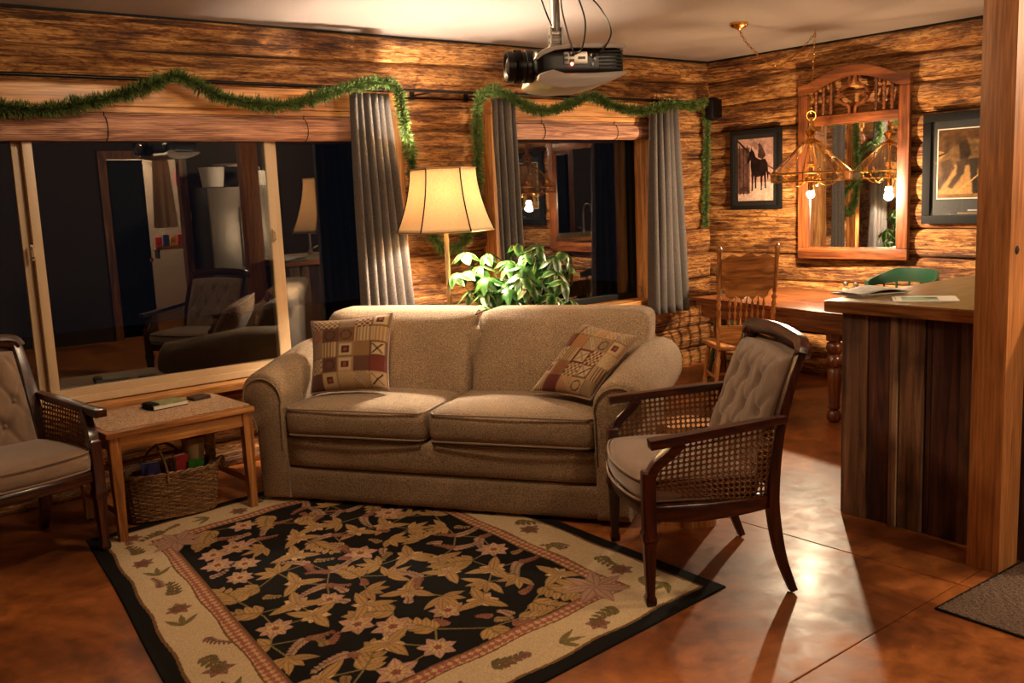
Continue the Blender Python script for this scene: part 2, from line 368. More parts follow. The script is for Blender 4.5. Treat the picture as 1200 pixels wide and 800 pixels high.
# solid backing behind the logs, with the two openings
bk = MB()
bk.bb(XL, XB+.2, YB, YB+.18, -.1, WZ[0]); bk.bb(XL, XB+.2, YB, YB+.18, WZ[1], ZC)
bk.bb(XL, W1[0], YB, YB+.18, WZ[0], WZ[1]); bk.bb(W1[1], W2[0], YB, YB+.18, WZ[0], WZ[1]); bk.bb(W2[1], XB+.2, YB, YB+.18, WZ[0], WZ[1])
bk.bb(W2[0], W2[1], YB, YB+.18, WZ[0], W2Z[0])
bk.build('backing', 'chink', wallN, smooth=False)
MB().bb(XB, XB+.2, YS, YB+.18, -.1, ZC).build('backing', 'chink', wallE, smooth=False)
sd = 100
for i in range(len(zb)-1):
    z1, z0 = zb[i], zb[i+1]; zc, h = (z0+z1)/2, z1-z0
    if z1 > 2.4 or z1 < .6: segs = [(XL, XB-.02)]
    elif z1 < .81: segs = [(XL, W1[0]-.06), (3.66, 4.46), (4.465, 6.315), (6.32, 7.19)]      # course under the small window
    else: segs = [(XL, W1[0]-.06), (3.66, 4.55), (6.27, 7.19)]
    for a, b in segs:
        hh = h if not (z1 > .6 and z1 < .81 and 4 < a < 6) else h-.15
        zz = zc if hh == h else z0+hh/2
        sd += 1; make_log(b-a, hh, .095, sd).build('log', 'log', wallN, loc=(a, YB, zz), angle=60)
    sd += 1
    dz = .035*math.sin(i*2.1) if 0 < i < len(zb)-2 else 0
    make_log(YB-YS-.02, h, .095, sd).build('log', 'log', wallE, loc=(XB, YB-.02, zc), rot=(0, 0, -PI/2), angle=60)
# plain walls that close the room behind the camera
wl = MB().bb(XL-.15, XL, YS, YB, 0, ZC).build('wall_left', 'log', smooth=False); wl['kind'] = 'structure'
DOOR = (3.29, 4.18, 2.30)
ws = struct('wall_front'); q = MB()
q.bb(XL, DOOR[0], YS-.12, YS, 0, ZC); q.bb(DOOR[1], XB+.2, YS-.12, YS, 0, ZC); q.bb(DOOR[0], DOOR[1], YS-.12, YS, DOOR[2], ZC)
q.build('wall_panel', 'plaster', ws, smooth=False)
# thin dark crack-line trim where logs meet the ceiling
MB().bb(XL, XB, YB-.075, YB-.05, ZC-.014, ZC).build('trim_1', 'blackmat')['kind'] = 'structure'
MB().bb(XB-.075, XB-.05, YS, YB-.08, ZC-.014, ZC).build('trim_2', 'blackmat')['kind'] = 'structure'

# ---------------- window 1 : three-part slider
YG = 5.775
win1 = struct('window_1', 'wide three-part sliding window with almond frames and night outside')
fr = MB(); y0, y1 = YG-.055, YG+.075
zt = 2.31; zf = .575
fr.frame(W1[0], W1[1], y0, y1, zf, zt, .04)
fr.build('window_frame', 'vinyl', win1, bevel=.004)
xa, xb_ = ony(11, 165, YG).x, ony(29, 165, YG).x; xc, xd = ony(306, 165, YG).x, ony(337, 165, YG).x
def sash(x0, x1, sw, yy, z0, z1, rz=0., ll=None, lr=None):
    cx = (x0+x1)/2; s = MB(); ll = ll or sw; lr = lr or sw; d = .022
    s.frame(x0-cx, x1-cx, -d, d, z0, z1, sw, l=ll, r=lr)
    o = s.build('sash', 'vinyl', win1, bevel=.004, loc=(cx, yy, 0))
    p = MB().box(((ll-lr)/2, 0, (z0+z1)/2), (x1-x0-ll-lr+.01, .006, z1-z0-2*sw+.01)).build('pane', 'pane', o, smooth=False); p.rotation_euler = (0, 0, rz)
    return o
sash(W1[0]+.04, xa+.055, .05, YG+.03, zf+.035, zt-.03)
sc_ = sash(xa+.05, xc+.045, .05, YG-.015, zf+.035, zt-.03, rz=math.radians(-2.3))
sash(xc+.05, W1[1]-.04, .05, YG+.03, zf+.035, zt-.03, lr=.05)
for px, py in ((38, 296), (321, 276)):
    p = ony(px, py, YG-.05); m = MB(); m.box((0, 0, 0), (.014, .012, .085)); m.tube([(0, -.008, -.03), (0, -.03, -.02), (0, -.03, .02), (0, -.008, .03)], .006, 8)
    m.build('latch', 'vinyl', win1, loc=p)
# sill, casings, head boards
MB().bb(W1[0]-.1, W1[1]+.10, 5.60, YG-.05, .525, .57).build('window_sill', 'pine_x', win1, bevel=.008)
MB().bb(W1[0]-.1, W1[1]+.06, 5.69, 5.80, .43, .525).build('apron', 'pine_x', win1, bevel=.005)
MB().bb(W1[1], W1[1]+.11, 5.67, 5.86, .571, 2.234).build('casing', 'pine_z', win1, bevel=.005)
MB().bb(W1[0]-.11, W1[0], 5.67, 5.86, .571, 2.234).build('casing', 'pine_z', win1, bevel=.005)
MB().bb(W1[0]-.1, W1[1]+.11, 5.66, 5.86, 2.235, 2.365).build('head_board', 'pine_x', win1, bevel=.006)
# ---------------- window 2
win2 = struct('window_2', 'tall fixed window in a deep pine box frame between grey curtains')
Y2 = 5.88
s = MB(); x0, x1 = W2; z0, z1 = W2Z
s.frame(x0, x1, Y2-.03, Y2+.05, z0, z1, .05)
so = s.build('window_frame', 'blackmat', win2, bevel=.004)
MB().bb(x0+.045, x1-.045, Y2, Y2+.006, z0+.045, z1-.045).build('pane', 'pane', so, smooth=False)
MB().bb(x0-.10, x0, 5.67, 5.98, .701, 2.239).build('casing', 'pine_z', win2, bevel=.005)
MB().bb(x1, x1+.09, 5.67, 5.98, .701, 2.239).build('casing', 'pine_z', win2, bevel=.005)
MB().bb(x0-.10, x1+.09, 5.66, 5.98, 2.24, 2.36).build('head_board', 'pine_x', win2, bevel=.006)
MB().bb(x0-.12, x1+.12, 5.63, 5.98, .655, .70).build('window_sill', 'pine_x', win2, bevel=.008)
m = MB(); m.tube([(0, 0, 0), (0, -.035, .0), (0, -.04, -.05)], .006, 8); m.build('latch', 'grey', win2, loc=(x1-.01, 5.83, .80))
# ground outside in the dark
MB().bb(-6, 14, YB+.4, 16, -.3, -.2).build('ground_outside', plain('dark_ground', rgb(40, 36, 30), .9))['kind'] = 'structure'

# ---------------- timber post and bar
ptm = MB().bb(0, .175, 0, .136, 0, ZC).build('timber_post', 'fir_z', bevel=.006, loc=(3.928, 1.69, 0))
tag(ptm, 'square fir timber post standing at the end of the barn-board bar', 'post')
k1 = MB(); k1.lathe([(.018, 0), (.012, .004), (.004, .006)], 16, T=Matrix.Rotation(PI/2, 4, 'X')); k1.build('knot', 'chink', ptm, loc=(.06, -.001, 1.345))
BZ = 1.015; BT = 1.075; bang = math.radians(-1.2)
bar = thing('bar_counter', 'bar counter faced with dark weathered vertical barn boards', 'bar', (4.163, 2.578, 0), bang)
MB().bb(.022, 2.4, -1.15, -.022, .005, BZ).build('carcass', 'blackmat', bar, smooth=False)
ys = [0, .018, -.0]
edges = [(1022, .14), (1053, .12), (1064, .045), (1096, .125), (1104, .035), (1136, .13)]
yy = -.002; bw = [.012, .135, .118, .042, .125, .03, .135, .10, .11, .12, .12, .10]
for i, b_ in enumerate(bw):
    dd = [.010, .0, .009, -.008, .003, .015][i % 6]
    MB().bb(dd, .021, yy-b_+.005, yy, .002, BZ-.001).build('board', 'barn%d' % (1, 0, 1, 2, 0, 1, 1, 0, 2, 1, 0, 1)[i % 12], bar, bevel=.003); yy -= b_
xx = .024
for i in range(14):
    b_ = random.uniform(.11, .16); MB().bb(xx, xx+b_-.003, -.021, random.choice((-.004, 0, .004)), .002, BZ-.001).build('board', 'barn%d' % (i % 3), bar, bevel=.003); xx += b_
top = MB().bb(-.035, 2.55, -1.2, .06, BZ, BT).build('countertop', wood('counter_laminate', rgb(112, 92, 52), rgb(136, 114, 68), rgb(150, 128, 80), axis='x', rough=.3, contrast=.2), bevel=.004, loc=(4.163, 2.578, 0), rot=(0, 0, bang))
tag(top, 'olive-tan slab countertop with a wood edge on top of the barn-board bar', 'countertop')
bt = Matrix.Translation((4.163, 2.578, 0)) @ Matrix.Rotation(bang, 4, 'Z')
MB().bb(-.041, -.035, -1.2, .06, BZ+.004, BT-.004).build('edge_band', 'oak_y', top, bevel=.001)
MB().bb(-.041, 2.55, .06, .066, BZ+.004, BT-.004).build('edge_band', 'oak_x', top, bevel=.001)

# ================================================================== SOFT THINGS ON THE WINDOW WALL
YR = 5.52; ZR = 2.368
rod = thing('curtain_rod', 'long thin dark metal curtain rod running above both windows', 'curtain rod', (0, 0, 0))
MB().tube([(-.35, YR, ZR), (2, YR, ZR), (4.1, YR, ZR), (6.52, YR, ZR)], .011, 10).build('rod', 'iron', rod)
for x in (.2, 3.88, 4.35, 6.42):
    m = MB(); m.tube([(x, YR, ZR), (x, YR+.05, ZR-.005), (x, YB-.09, ZR-.005)], .007, 8); m.box((x, YB-.092, ZR-.005), (.03, .012, .06)); m.build('bracket', 'iron', rod)
def curtain(xt0, xt1, xb0, xb1, zb_, nf, seed, label, yoff=0.):
    r = random.Random(seed); ph = r.uniform(0, 6)
    t = thing('curtain', label, 'curtain', ((xt0+xt1)/2, YR, 0), 0, 'grey curtain panels'); cx = (xt0+xt1)/2
    zt_ = ZR-.03; amp = [r.uniform(.7, 1.2) for _ in range(nf+2)]
    def fn(u, v):
        k = 1-v                                   # v: 0 bottom .. 1 top
        x = (xt0+(xt1-xt0)*u)*(1-k)+(xb0+(xb1-xb0)*u)*k-cx
        a = amp[min(int(u*nf), nf)]
        ff = math.sin(2*PI*nf*u+ph+.7*math.sin(2.2*k+u*5)); ff = math.copysign(abs(ff)**.75, ff)
        y = (.030+.012*k)*a*ff+.008*math.sin(9*u+3*k)+yoff*k
        x += .008*math.cos(2*PI*nf*u+ph)*a+.012*k*math.sin(7*u+2*k)
        return (x, y, zb_+(zt_-zb_)*v+.006*math.sin(20*u)*(1-v))
    o = MB().grid(fn, nf*16, 26).build('panel', 'curtain', t, angle=180)
    md = o.modifiers.new('cloth', 'SOLIDIFY'); md.thickness = .004
    for k in range(nf+1):
        x = xt0+(xt1-xt0)*k/nf-cx
        MB().tube([(x, .018*math.cos(a), ZR-YR*0+.004+.018*math.sin(a)-.0) for a in [i*PI/7 for i in range(14)]], .0028, 6, closed=True).build('ring', 'iron', t)
    return t
X_ = lambda px, py: ony(px, py, YR).x
curtain(X_(412, 115), X_(456, 115), X_(424, 362), X_(489, 362), .60, 6, 3, 'grey woven curtain panel with a fuller flare, hanging beside the floor lamp')
curtain(X_(578, 115), X_(605, 115), X_(586, 300), X_(616, 300), .60, 4, 9, 'narrow grey woven curtain panel on the plant side of the small window')
curtain(X_(764, 130), X_(793, 130), X_(762, 350), X_(806, 350), .585, 5, 14, 'grey woven curtain panel hanging next to the log corner')

def blind(x0, x1, ztop, zroll, rr, label, ngap):
    t = thing('roll_blind', label, 'blind', ((x0+x1)/2, 5.71, 0), 0, 'bamboo roll blinds'); L = x1-x0
    MB().bb(-L/2, L/2, -.03, .015, ztop-.035, ztop).build('head_rail', 'pine_x', t, bevel=.004)
    n = int((ztop-.035-zroll-rr)/.0105); prof = []
    m = MB()
    for i in range(n): m.tube([(-L/2+.01, -.02, ztop-.042-i*.0105), (L/2-.01, -.02, ztop-.042-i*.0105)], .0046, 6)
    o = m.build('slats', 'bamboo', t); o['kind'] = 'stuff'
    m = MB(); na = 34
    for i in range(na):
        a = 2*PI*i/na; m.tube([(-L/2, -.02+.8*rr*math.cos(a), zroll+rr*math.sin(a)), (L/2, -.02+.8*rr*math.cos(a), zroll+rr*math.sin(a))], rr*.105, 6)
    o = m.build('roll', 'bamboo', t); o['kind'] = 'stuff'
    MB().lathe([(.001, -L/2), (.82*rr, -L/2), (.82*rr, L/2), (.001, L/2)], 20, T=Matrix.Translation((0, -.02, zroll)) @ Matrix.Rotation(PI/2, 4, 'Y')).build('roll_core', 'bamboo', t)
    for k in range(ngap):
        x = -L/2+L*(k+.5)/ngap
        MB().tube([(x, -.02-.86*rr*math.cos(a)-.006, zroll+1.1*rr*math.sin(a)) for a in [i*PI/6-PI/2 for i in range(7)]]+[(x, -.034, ztop-.03)], .0028, 6).build('lift_cord', 'chink', t)
    return t
p = ony(200, 164, 5.71).z
blind(W1[0]+.01, W1[1]-.01, 2.234, p+.06, .062, 'long rolled-up bamboo blind across the wide sliding window', 3)
p = ony(680, 163, 5.71).z
blind(W2[0]+.01, W2[1]-.01, 2.238, p+.055, .055, 'shorter rolled-up bamboo blind in the small window', 2)

def garland(name, label, pts, rad, dens, seed):
    t = thing(name, label, 'garland', pts[0]); o0 = Vector(pts[0]); r = np.random.default_rng(seed)
    P = [p-o0 for p in crom(pts, 8)]
    MB().tube(P, .006, 6).build('wire', 'wire', t)
    A = np.array([tuple(p) for p in P]); seg = np.linalg.norm(np.diff(A, axis=0), axis=1); cum = np.concatenate([[0], np.cumsum(seg)])
    n = int(cum[-1]*dens); s_ = r.uniform(0, cum[-1], n)
    C = np.stack([np.interp(s_, cum, A[:, k]) for k in range(3)], 1); Tn = np.stack([np.interp(s_+.02, cum, A[:, k])-np.interp(s_-.02, cum, A[:, k]) for k in range(3)], 1)
    Tn /= np.linalg.norm(Tn, axis=1)[:, None]+1e-9
    D = r.normal(size=(n, 3)); D -= .75*(D*Tn).sum(1)[:, None]*Tn; D /= np.linalg.norm(D, axis=1)[:, None]
    D = D+.12*Tn; D /= np.linalg.norm(D, axis=1)[:, None]
    tuft = .86+.12*np.sin(s_*61+2*np.sin(s_*9))+.10*np.sin(s_*17)
    L = rad*r.uniform(.35, 1.1, n)*tuft; S = np.cross(D, r.normal(size=(n, 3))); S /= np.linalg.norm(S, axis=1)[:, None]
    wd = .0022+.0012*r.random(n)
    a = C+D*.004; m_ = C+D*(L*.55)[:, None]; e = C+D*L[:, None]
    V = np.stack([a, m_+S*wd[:, None], e, m_-S*wd[:, None]], 1).reshape(-1, 3)
    me = bpy.data.meshes.new('needles'); me.from_pydata(V.tolist(), [], [(4*i, 4*i+1, 4*i+2, 4*i+3) for i in range(n)])
    me.materials.append(MT['needle']); o = bpy.data.objects.new('needles', me); col.objects.link(o); o.parent = t; o['kind'] = 'stuff'
    return t
YGa = 5.465
gp = [(-25, 130), (0, 127), (50, 129), (100, 121), (150, 109), (186, 96), (206, 89), (226, 97), (260, 114), (300, 122), (338, 123), (370, 114), (402, 104), (432, 97), (455, 97), (466, 106), (471, 130), (475, 155), (481, 180), (484, 205), (492, 240), (506, 275), (522, 292), (541, 287), (553, 262), (558, 225), (560, 180), (559, 140), (562, 115), (578, 106), (597, 113), (618, 125), (642, 130), (668, 122), (692, 113), (718, 124), (748, 130), (772, 126), (790, 122), (812, 124), (826, 119)]
pts = []
for px, py in gp:
    yy = YGa
    if 478 < px < 557 and py > 170: yy = 5.62
    pts.append(ony(px, py, yy))
garland('garland', 'long green pine-needle garland swagged over the windows and behind the lamp', pts, .066, 5200, 5)
pts = [ony(828, 128, 5.62), ony(829, 150, 5.70), ony(828, 180, 5.72), ony(828, 215, 5.72), ony(827, 245, 5.72), ony(827, 266, 5.72)]
pts = [Vector((min(p.x, 7.02), p.y, p.z)) for p in pts]
garland('garland', 'short green pine-needle garland hanging down in the log corner', pts, .056, 4600, 6)
p = ony(832, 128, 5.62); t = thing('corner_speaker', 'small black rounded box mounted high in the log corner', 'speaker', (min(p.x, 6.97), p.y-.03, p.z-.1))
MB().rbox(-.065, .065, -.06, .06, 0, .2, .05, 8).build('body', 'blackmat', t); MB().rbox(-.05, .05, -.066, -.05, .02, .18, .008, 4).build('grille', 'iron', t)

# ================================================================== FLOOR LAMP
lp = CAM+ray(521, 240)*6.15; LX, LY = lp.x, lp.y
d_ = 6.15; zT = (CAM+ray(519, 198)*d_).z; zB = (CAM+ray(523, 271)*d_).z
fl = thing('floor_lamp', 'brass floor lamp with a bell-shaped cream panelled shade behind the sofa', 'lamp', (LX, LY, 0))
MB().lathe([(.001, 0), (.15, 0), (.155, .012), (.14, .025), (.06, .035), (.03, .06), (.02, .09)], 32).build('base', 'antique', fl)
MB().lathe([(.017, .09), (.017, .5), (.021, .51), (.021, .53), (.016, .54), (.016, 1.0), (.020, 1.01), (.020, 1.03), (.015, 1.04), (.015, zB+.03), (.022, zB+.05), (.022, zB+.11), (.001, zB+.115)], 16).build('pole', 'antique', fl)
RB, RT = .312, .211; hS = zT-zB
def sprof(t): return RB+(RT-RB)*(1-(1-t)**1.75), zB+hS*t
sp_ = [sprof(i/16) for i in range(17)]
HEXA = math.atan2(-LY, -LX)+PI/6
def shade_fn(u, v):
    r_, z_ = sprof(v); a = 2*PI*u+HEXA; k = math.cos(PI/6)/math.cos(((u*6) % 1-.5)*2*PI/6)
    r_ *= .8*k+.2
    return (r_*math.cos(a), r_*math.sin(a), z_)
sh = MB()  .grid(shade_fn, 66, 16, cu=True).build('shade', 'shade', fl, angle=25)
md = sh.modifiers.new('cloth', 'SOLIDIFY'); md.thickness = .002
for k in range(6):
    a = 2*PI*k/6+HEXA; MB().tube([(r_*1.004*math.cos(a), r_*1.004*math.sin(a), z_) for r_, z_ in sp_], .0045, 6).build('rib', 'iron', sh)
for (r_, z_) in (sp_[0], sp_[-1]): MB().tube([shade_fn(i/66, 0 if z_ == zB else 1) for i in range(66)], .005, 6, closed=True).build('trim_band', 'antique', sh)
MB().tube([(0, .03, zB+.08)]+[(0, .055, zB+.16), (0, .05, zB+.26), (0, 0, zT-.012)], .0025, 6).build('harp', 'brass', fl)
m = MB()
for k in range(3):
    a = 2*PI*k/3+.4; m.tube([(0, 0, zT-.012), (RT*math.cos(a), RT*math.sin(a), zT-.004)], .002, 5)
m.build('spider', 'brass', fl)
MB().lathe([(.001, zB+.115), (.016, zB+.117), (.018, zB+.14), (.032, zB+.18), (.034, zB+.205), (.026, zB+.228), (.001, zB+.238)], 16).build('bulb', emit('lamp_bulb', (1, .78, .5, 1), 18), fl)
lamp_light('lamp_light', (LX, LY, zB+.205), LAMP_W, WARM, .05)

# ================================================================== PLANT
pc = CAM+ray(607, 340)*6.35; PX, PY = pc.x, pc.y
pl = thing('umbrella_plant', 'bushy umbrella plant with cream-edged leaflets behind the sofa', 'plant', (PX, PY, 0))
pot = MB().lathe([(.001, 0), (.13, 0), (.175, .26), (.19, .265), (.19, .30), (.172, .30), (.168, .27), (.001, .27)], 28).build('pot', 'terra', pl)
MB().lathe([(.001, .268), (.167, .275), (.001, .285)], 20, cap=False).build('soil', 'soil', pot)
lf = MB()
def leaf_fn(u, v):
    t = u; wv = math.sin(PI*min(1, t**.75))**.8*.030*(1-.25*t); x = (v-.5)*2*wv
    return (x, .125*t, -.030*t*t-.25*abs(x)+.006*math.sin(6*t))
lf.grid(leaf_fn, 8, 4)
proto = lf.build('leaf', 'leaf', pl, angle=180)
rp = random.Random(21); first = True; whorls = []
tops = [(532, 322), (543, 296), (552, 340), (561, 312), (568, 344), (570, 297), (584, 325), (580, 350), (595, 305), (600, 345), (612, 322), (617, 297), (625, 348), (632, 288), (640, 320), (648, 345), (650, 300), (660, 330), (667, 312), (668, 350), (606, 285), (640, 360), (560, 360), (600, 362), (662, 296), (620, 335), (590, 338), (545, 318), (652, 318), (632, 332)]
for i, (px, py) in enumerate(tops):
    dep = 6.35+rp.uniform(-.30, .22); p = CAM+ray(px, py)*dep
    whorls.append(Vector((p.x-PX, p.y-PY, p.z)))
for k in range(12):                                       # the side towards the dining room
    a = rp.uniform(-.5, 2.4); whorls.append(Vector((.30*math.cos(a), .30*math.sin(a), rp.uniform(.62, 1.25))))
nl = 0
stems = [Vector((rp.uniform(-.07, .07), rp.uniform(-.07, .07), .27)) for _ in range(6)]
for i, wv in enumerate(whorls):
    b0 = stems[i % 6]; mid = Vector((wv.x*.45+b0.x*.5, wv.y*.45+b0.y*.5, wv.z*.72)); MB().tube(crom([b0, mid, wv-Vector((wv.x*.1, wv.y*.1, .05)), wv], 4), .0042, 6).build('stem', 'stem', pl)
    axis = Vector((wv.x*1.1, wv.y*1.1-.10, .75+.35*rp.random())).normalized(); q0 = axis.to_track_quat('Z', 'Y')
    n = 7; a0 = rp.uniform(0, 6)
    for k in range(n):
        a = a0+2*PI*k/n; s_ = rp.uniform(.85, 1.2)
        q = q0 @ Matrix.Rotation(a, 3, 'Z').to_quaternion() @ Matrix.Rotation(rp.uniform(-.75, -.12), 3, 'X').to_quaternion()
        if first: o = proto; first = False
        else: o = inst(proto, pl, (0, 0, 0))
        o.location = wv; o.rotation_mode = 'QUATERNION'; o.rotation_quaternion = q; o.scale = (s_*1.15, s_, s_); nl += 1

inner = MB()                                              # the crowded leaflets inside the crown, too many to pick apart
for k in range(34):
    a = rp.uniform(0, 6.3); rr_ = rp.uniform(.06, .30); wv = Vector((rr_*math.cos(a), rr_*math.sin(a), rp.uniform(.70, 1.22)))
    q0 = Vector((wv.x*1.4, wv.y*1.4-.08, .7)).normalized().to_track_quat('Z', 'Y'); a0 = rp.uniform(0, 6)
    for i in range(7):
        q = q0 @ Matrix.Rotation(a0+2*PI*i/7, 3, 'Z').to_quaternion() @ Matrix.Rotation(rp.uniform(-.75, -.12), 3, 'X').to_quaternion()
        inner.grid(leaf_fn, 5, 4, T=Matrix.Translation(wv) @ q.to_matrix().to_4x4())
inner.build('inner_foliage', plain('inner_leaf', rgb(52, 96, 34), .35, var=.4, vs=14), pl, angle=180)['kind'] = 'stuff'

# ================================================================== SOFA
SO = Vector((2.168, 4.931, .009)); SR = math.atan2(-.852, .523)
sofa = thing('sofa', 'two-seat brown tweed sofa with rolled arms set across the room corner', 'sofa', SO, SR)
ST = Matrix.Translation(SO) @ Matrix.Rotation(SR, 4, 'Z')
MB().rbox(.02, 1.98, .030, .86, .012, .197, .020, 6, (0, .006, 0)).build('base_band', 'sofa', sofa, angle=80)
MB().rbox(.152, 1.918, .022, .80, .197, .371, .022, 6, (0, .008, 0)).build('seat_rail', 'sofa', sofa, angle=80)
for k, (u0, u1) in enumerate(((.155, 1.005), (1.015, 1.865))):
    def sfn(p, u0=u0, u1=u1): 
        return p
    c = MB().rbox(u0+.002, u1+.05*(k == 1), .0, .66, .372, .545, .05, 10, (.0, .012, .022)).build('seat_cushion', 'sofa', sofa, angle=80)
    e = .052
    for zz in (.533, .388):
        x0, x1 = u0+.016, u1+.05*(k == 1)-.014
        P = crom([(x0+.0, .30, zz), (x0, .06, zz), (x0+.02, .014, zz), (x0+.06, -.001, zz), ((x0+x1)/2, -.014, zz+.004), (x1-.06, -.001, zz), (x1-.02, .014, zz), (x1, .06, zz), (x1, .30, zz)], 6)
        MB().tube(P, .0055, 6).build('piping', 'velvet', c)
for k, (u0, u1) in enumerate(((.06, 1.047), (1.049, 2.06))):
    def bfn(p):
        z = p.z; t = max(0, (z-.40)/.58)
        p.y += .17*t-.02 + (.05*t*t)
        if z > .80: p.z -= .0
        return p
    c = MB().rbox(u0, u1, .50, .80, .34, .985, .075, 12, (.0, .035, .006), bfn).build('back_cushion', 'sofa', sofa, angle=80)
    uu = u1-.012 if k == 0 else u0+.012
MB().rbox(.08, 1.98, .62, .92, .02, .90, .06, 8, (0, .01, 0), lambda p: Vector((p.x, p.y+.06*max(0, p.z-.4), p.z))).build('back_frame', 'sofa', sofa, angle=80)
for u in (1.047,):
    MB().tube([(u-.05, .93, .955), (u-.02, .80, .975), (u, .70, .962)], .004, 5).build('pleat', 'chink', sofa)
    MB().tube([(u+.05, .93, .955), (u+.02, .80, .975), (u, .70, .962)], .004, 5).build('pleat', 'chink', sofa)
def arm(sign, u_in, name='arm'):
    prof = []
    cxr, czr, R_ = (u_in-sign*.0)+sign*.125, .595, .135            # roll
    if True:
        pts = [(u_in, .02), (u_in, .30), (u_in-sign*.005, .56)]
        for i in range(11):
            a = PI*1.0-i*PI*1.32/10; pts.append((cxr+sign*R_*math.cos(a), czr+R_*math.sin(a)))
        pts += [(u_in+sign*.175, .40), (u_in+sign*.168, .02)]
    n = len(pts); ctr = Vector((u_in+sign*.09, .4))
    m = MB(); rings = [(-.0, .90), (.006, .96), (.02, 1.), (.3, 1.), (.6, 1.), (.84, 1.), (.86, .97)]
    vs = []; fs = []
    for (v, s_) in rings:
        for (a, z) in pts:
            rise = .085*max(0, min(1, v/.6))*max(0, (z-.3)/.4); out = .055*max(0, v)*max(0, (z-.25)/.4)
            vs.append((ctr.x+(a-ctr.x)*s_+sign*out, v, (ctr.y+(z-ctr.y)*s_ if s_ < 1 else z)+rise))
    L = len(rings)
    for i in range(L-1):
        for j in range(n): fs.append((i*n+j, i*n+(j+1) % n, (i+1)*n+(j+1) % n, (i+1)*n+j))
    fs += [tuple(range(n)), tuple((L-1)*n+j for j in range(n-1, -1, -1))]
    m.add(vs, fs); a_ = m.build(name, 'sofa', sofa, angle=50)
    q = [Vector((ctr.x+(a-ctr.x)*.9, -.003, ctr.y+(z-ctr.y)*.9)) for a, z in pts[1:-1]]
    MB().tube(crom(q, 3), .005, 6).build('piping', 'sofa', a_)
arm(-1, .155); arm(1, 1.915)

# ---------------- pillows
def px_mask_ring(u, v, cu, cv, r0, r1): d = np.hypot(u-cu, v-cv); return (d > r0) & (d < r1)
def pillow_cols(u, v, seed):
    r = np.random.default_rng(seed); n = 5
    pal = [rgb(168, 128, 84), rgb(120, 78, 50), rgb(186, 152, 108), rgb(116, 52, 40), rgb(142, 106, 66), rgb(98, 62, 44), rgb(176, 120, 78), rgb(150, 120, 88)]
    lite = np.array(rgb(178, 150, 112)[:3]); dk = np.array(rgb(62, 34, 24)[:3]); red = np.array(rgb(140, 62, 44)[:3])
    pal = [tuple(.8*x for x in c[:3]) for c in pal]
    C = np.zeros(u.shape+(3,)); ci = np.minimum((u*n).astype(int), n-1); cj = np.minimum((v*n).astype(int), n-1)
    for i in range(n):
        for j in range(n):
            mk = (ci == i) & (cj == j); base = np.array(pal[r.integers(len(pal))][:3]); C[mk] = base
            a = u*n-i; b = v*n-j; k = r.integers(8)
            if k == 0:
                for q in (.12, .24, .36): C[mk & px_mask_ring(a, b, .5, .5, q, q+.055)] = red
            elif k == 1: C[mk & (((a*5) % 1) < .5)] = lite
            elif k == 2: C[mk & ((((a+b)*4.5) % 1) < .42)] = lite
            elif k == 3:
                C[mk & (np.maximum(abs(a-.5), abs(b-.5)) < .40)] = lite; C[mk & (np.maximum(abs(a-.5), abs(b-.5)) < .22)] = dk
                C[mk & (np.maximum(abs(a-.5), abs(b-.5)) < .12)] = red
            elif k == 4: C[mk & ((((a*6).astype(int)+(b*6).astype(int)) % 2) == 0)] = lite
            elif k == 5:
                C[mk & (np.maximum(abs(a-.5), abs(b-.5)) < .38)] = lite; C[mk & (abs(abs(a-.5)-abs(b-.5)) < .06) & (np.maximum(abs(a-.5), abs(b-.5)) < .34)] = dk
            elif k == 6: C[mk & px_mask_ring(a, b, .5, .5, .28, .36)] = dk
            C[mk & ((a < .04) | (b < .04))] *= .55
    return C
def pillow(corners, label, seed, th=.075):
    BL, BR, TR, TL = [Vector(c) for c in corners]; c0 = (BL+BR+TR+TL)/4; n = 72
    nrm = ((BR-BL)+(TR-TL)).cross((TL-BL)+(TR-BR)).normalized()
    t = thing('throw_pillow', label, 'pillow', c0, 0, 'patchwork throw pillows')
    for side in (1, -1):
        vs = []; uu = np.zeros((n+1, n+1)); vv = np.zeros((n+1, n+1))
        for i in range(n+1):
            for j in range(n+1):
                a, b = i/n, j/n; A, B = a*2-1, b*2-1
                pin = 1-.07*(1-A*A)*(B*B)**1-.0; pin2 = 1-.07*(1-B*B)*(A*A)
                a2, b2 = .5+A*pin2/2, .5+B*pin/2
                P = BL*(1-a2)*(1-b2)+BR*a2*(1-b2)+TR*a2*b2+TL*(1-a2)*b2
                e = max(0, (1-A**4)*(1-B**4))**.55
                P = P+nrm*(side*th*e*(1+.06*math.sin(7*a+3*b+seed)))
                vs.append(P-c0); uu[i, j] = a; vv[i, j] = b
        fs = [(i*(n+1)+j, (i+1)*(n+1)+j, (i+1)*(n+1)+j+1, i*(n+1)+j+1) for i in range(n) for j in range(n)]
        me = bpy.data.meshes.new('cover'); me.from_pydata([tuple(p) for p in vs], [], fs if side > 0 else [f[::-1] for f in fs])
        C = pillow_cols(uu, vv, seed); ca = me.color_attributes.new('Col', 'FLOAT_COLOR', 'POINT')
        ca.data.foreach_set('color', np.concatenate([C.reshape(-1, 3), np.ones((C.size//3, 1))], 1).astype(np.float32).ravel())
        me.shade_smooth(); me.materials.append(MT['pillow']); o = bpy.data.objects.new('cover', me); col.objects.link(o); o.parent = t
    ed = []
    for i in range(n+1): ed.append(vs[i*(n+1)])
    for j in range(1, n+1): ed.append(vs[n*(n+1)+j])
    for i in range(n-1, -1, -1): ed.append(vs[i*(n+1)+n])
    for j in range(n-1, 0, -1): ed.append(vs[j])
    MB().tube(ed, .006, 6, closed=True).build('edge_cord', 'velvet', t)
    return t
MT['pillow'] = attrmat('patchwork_cloth', .9, 420, .5, .15)
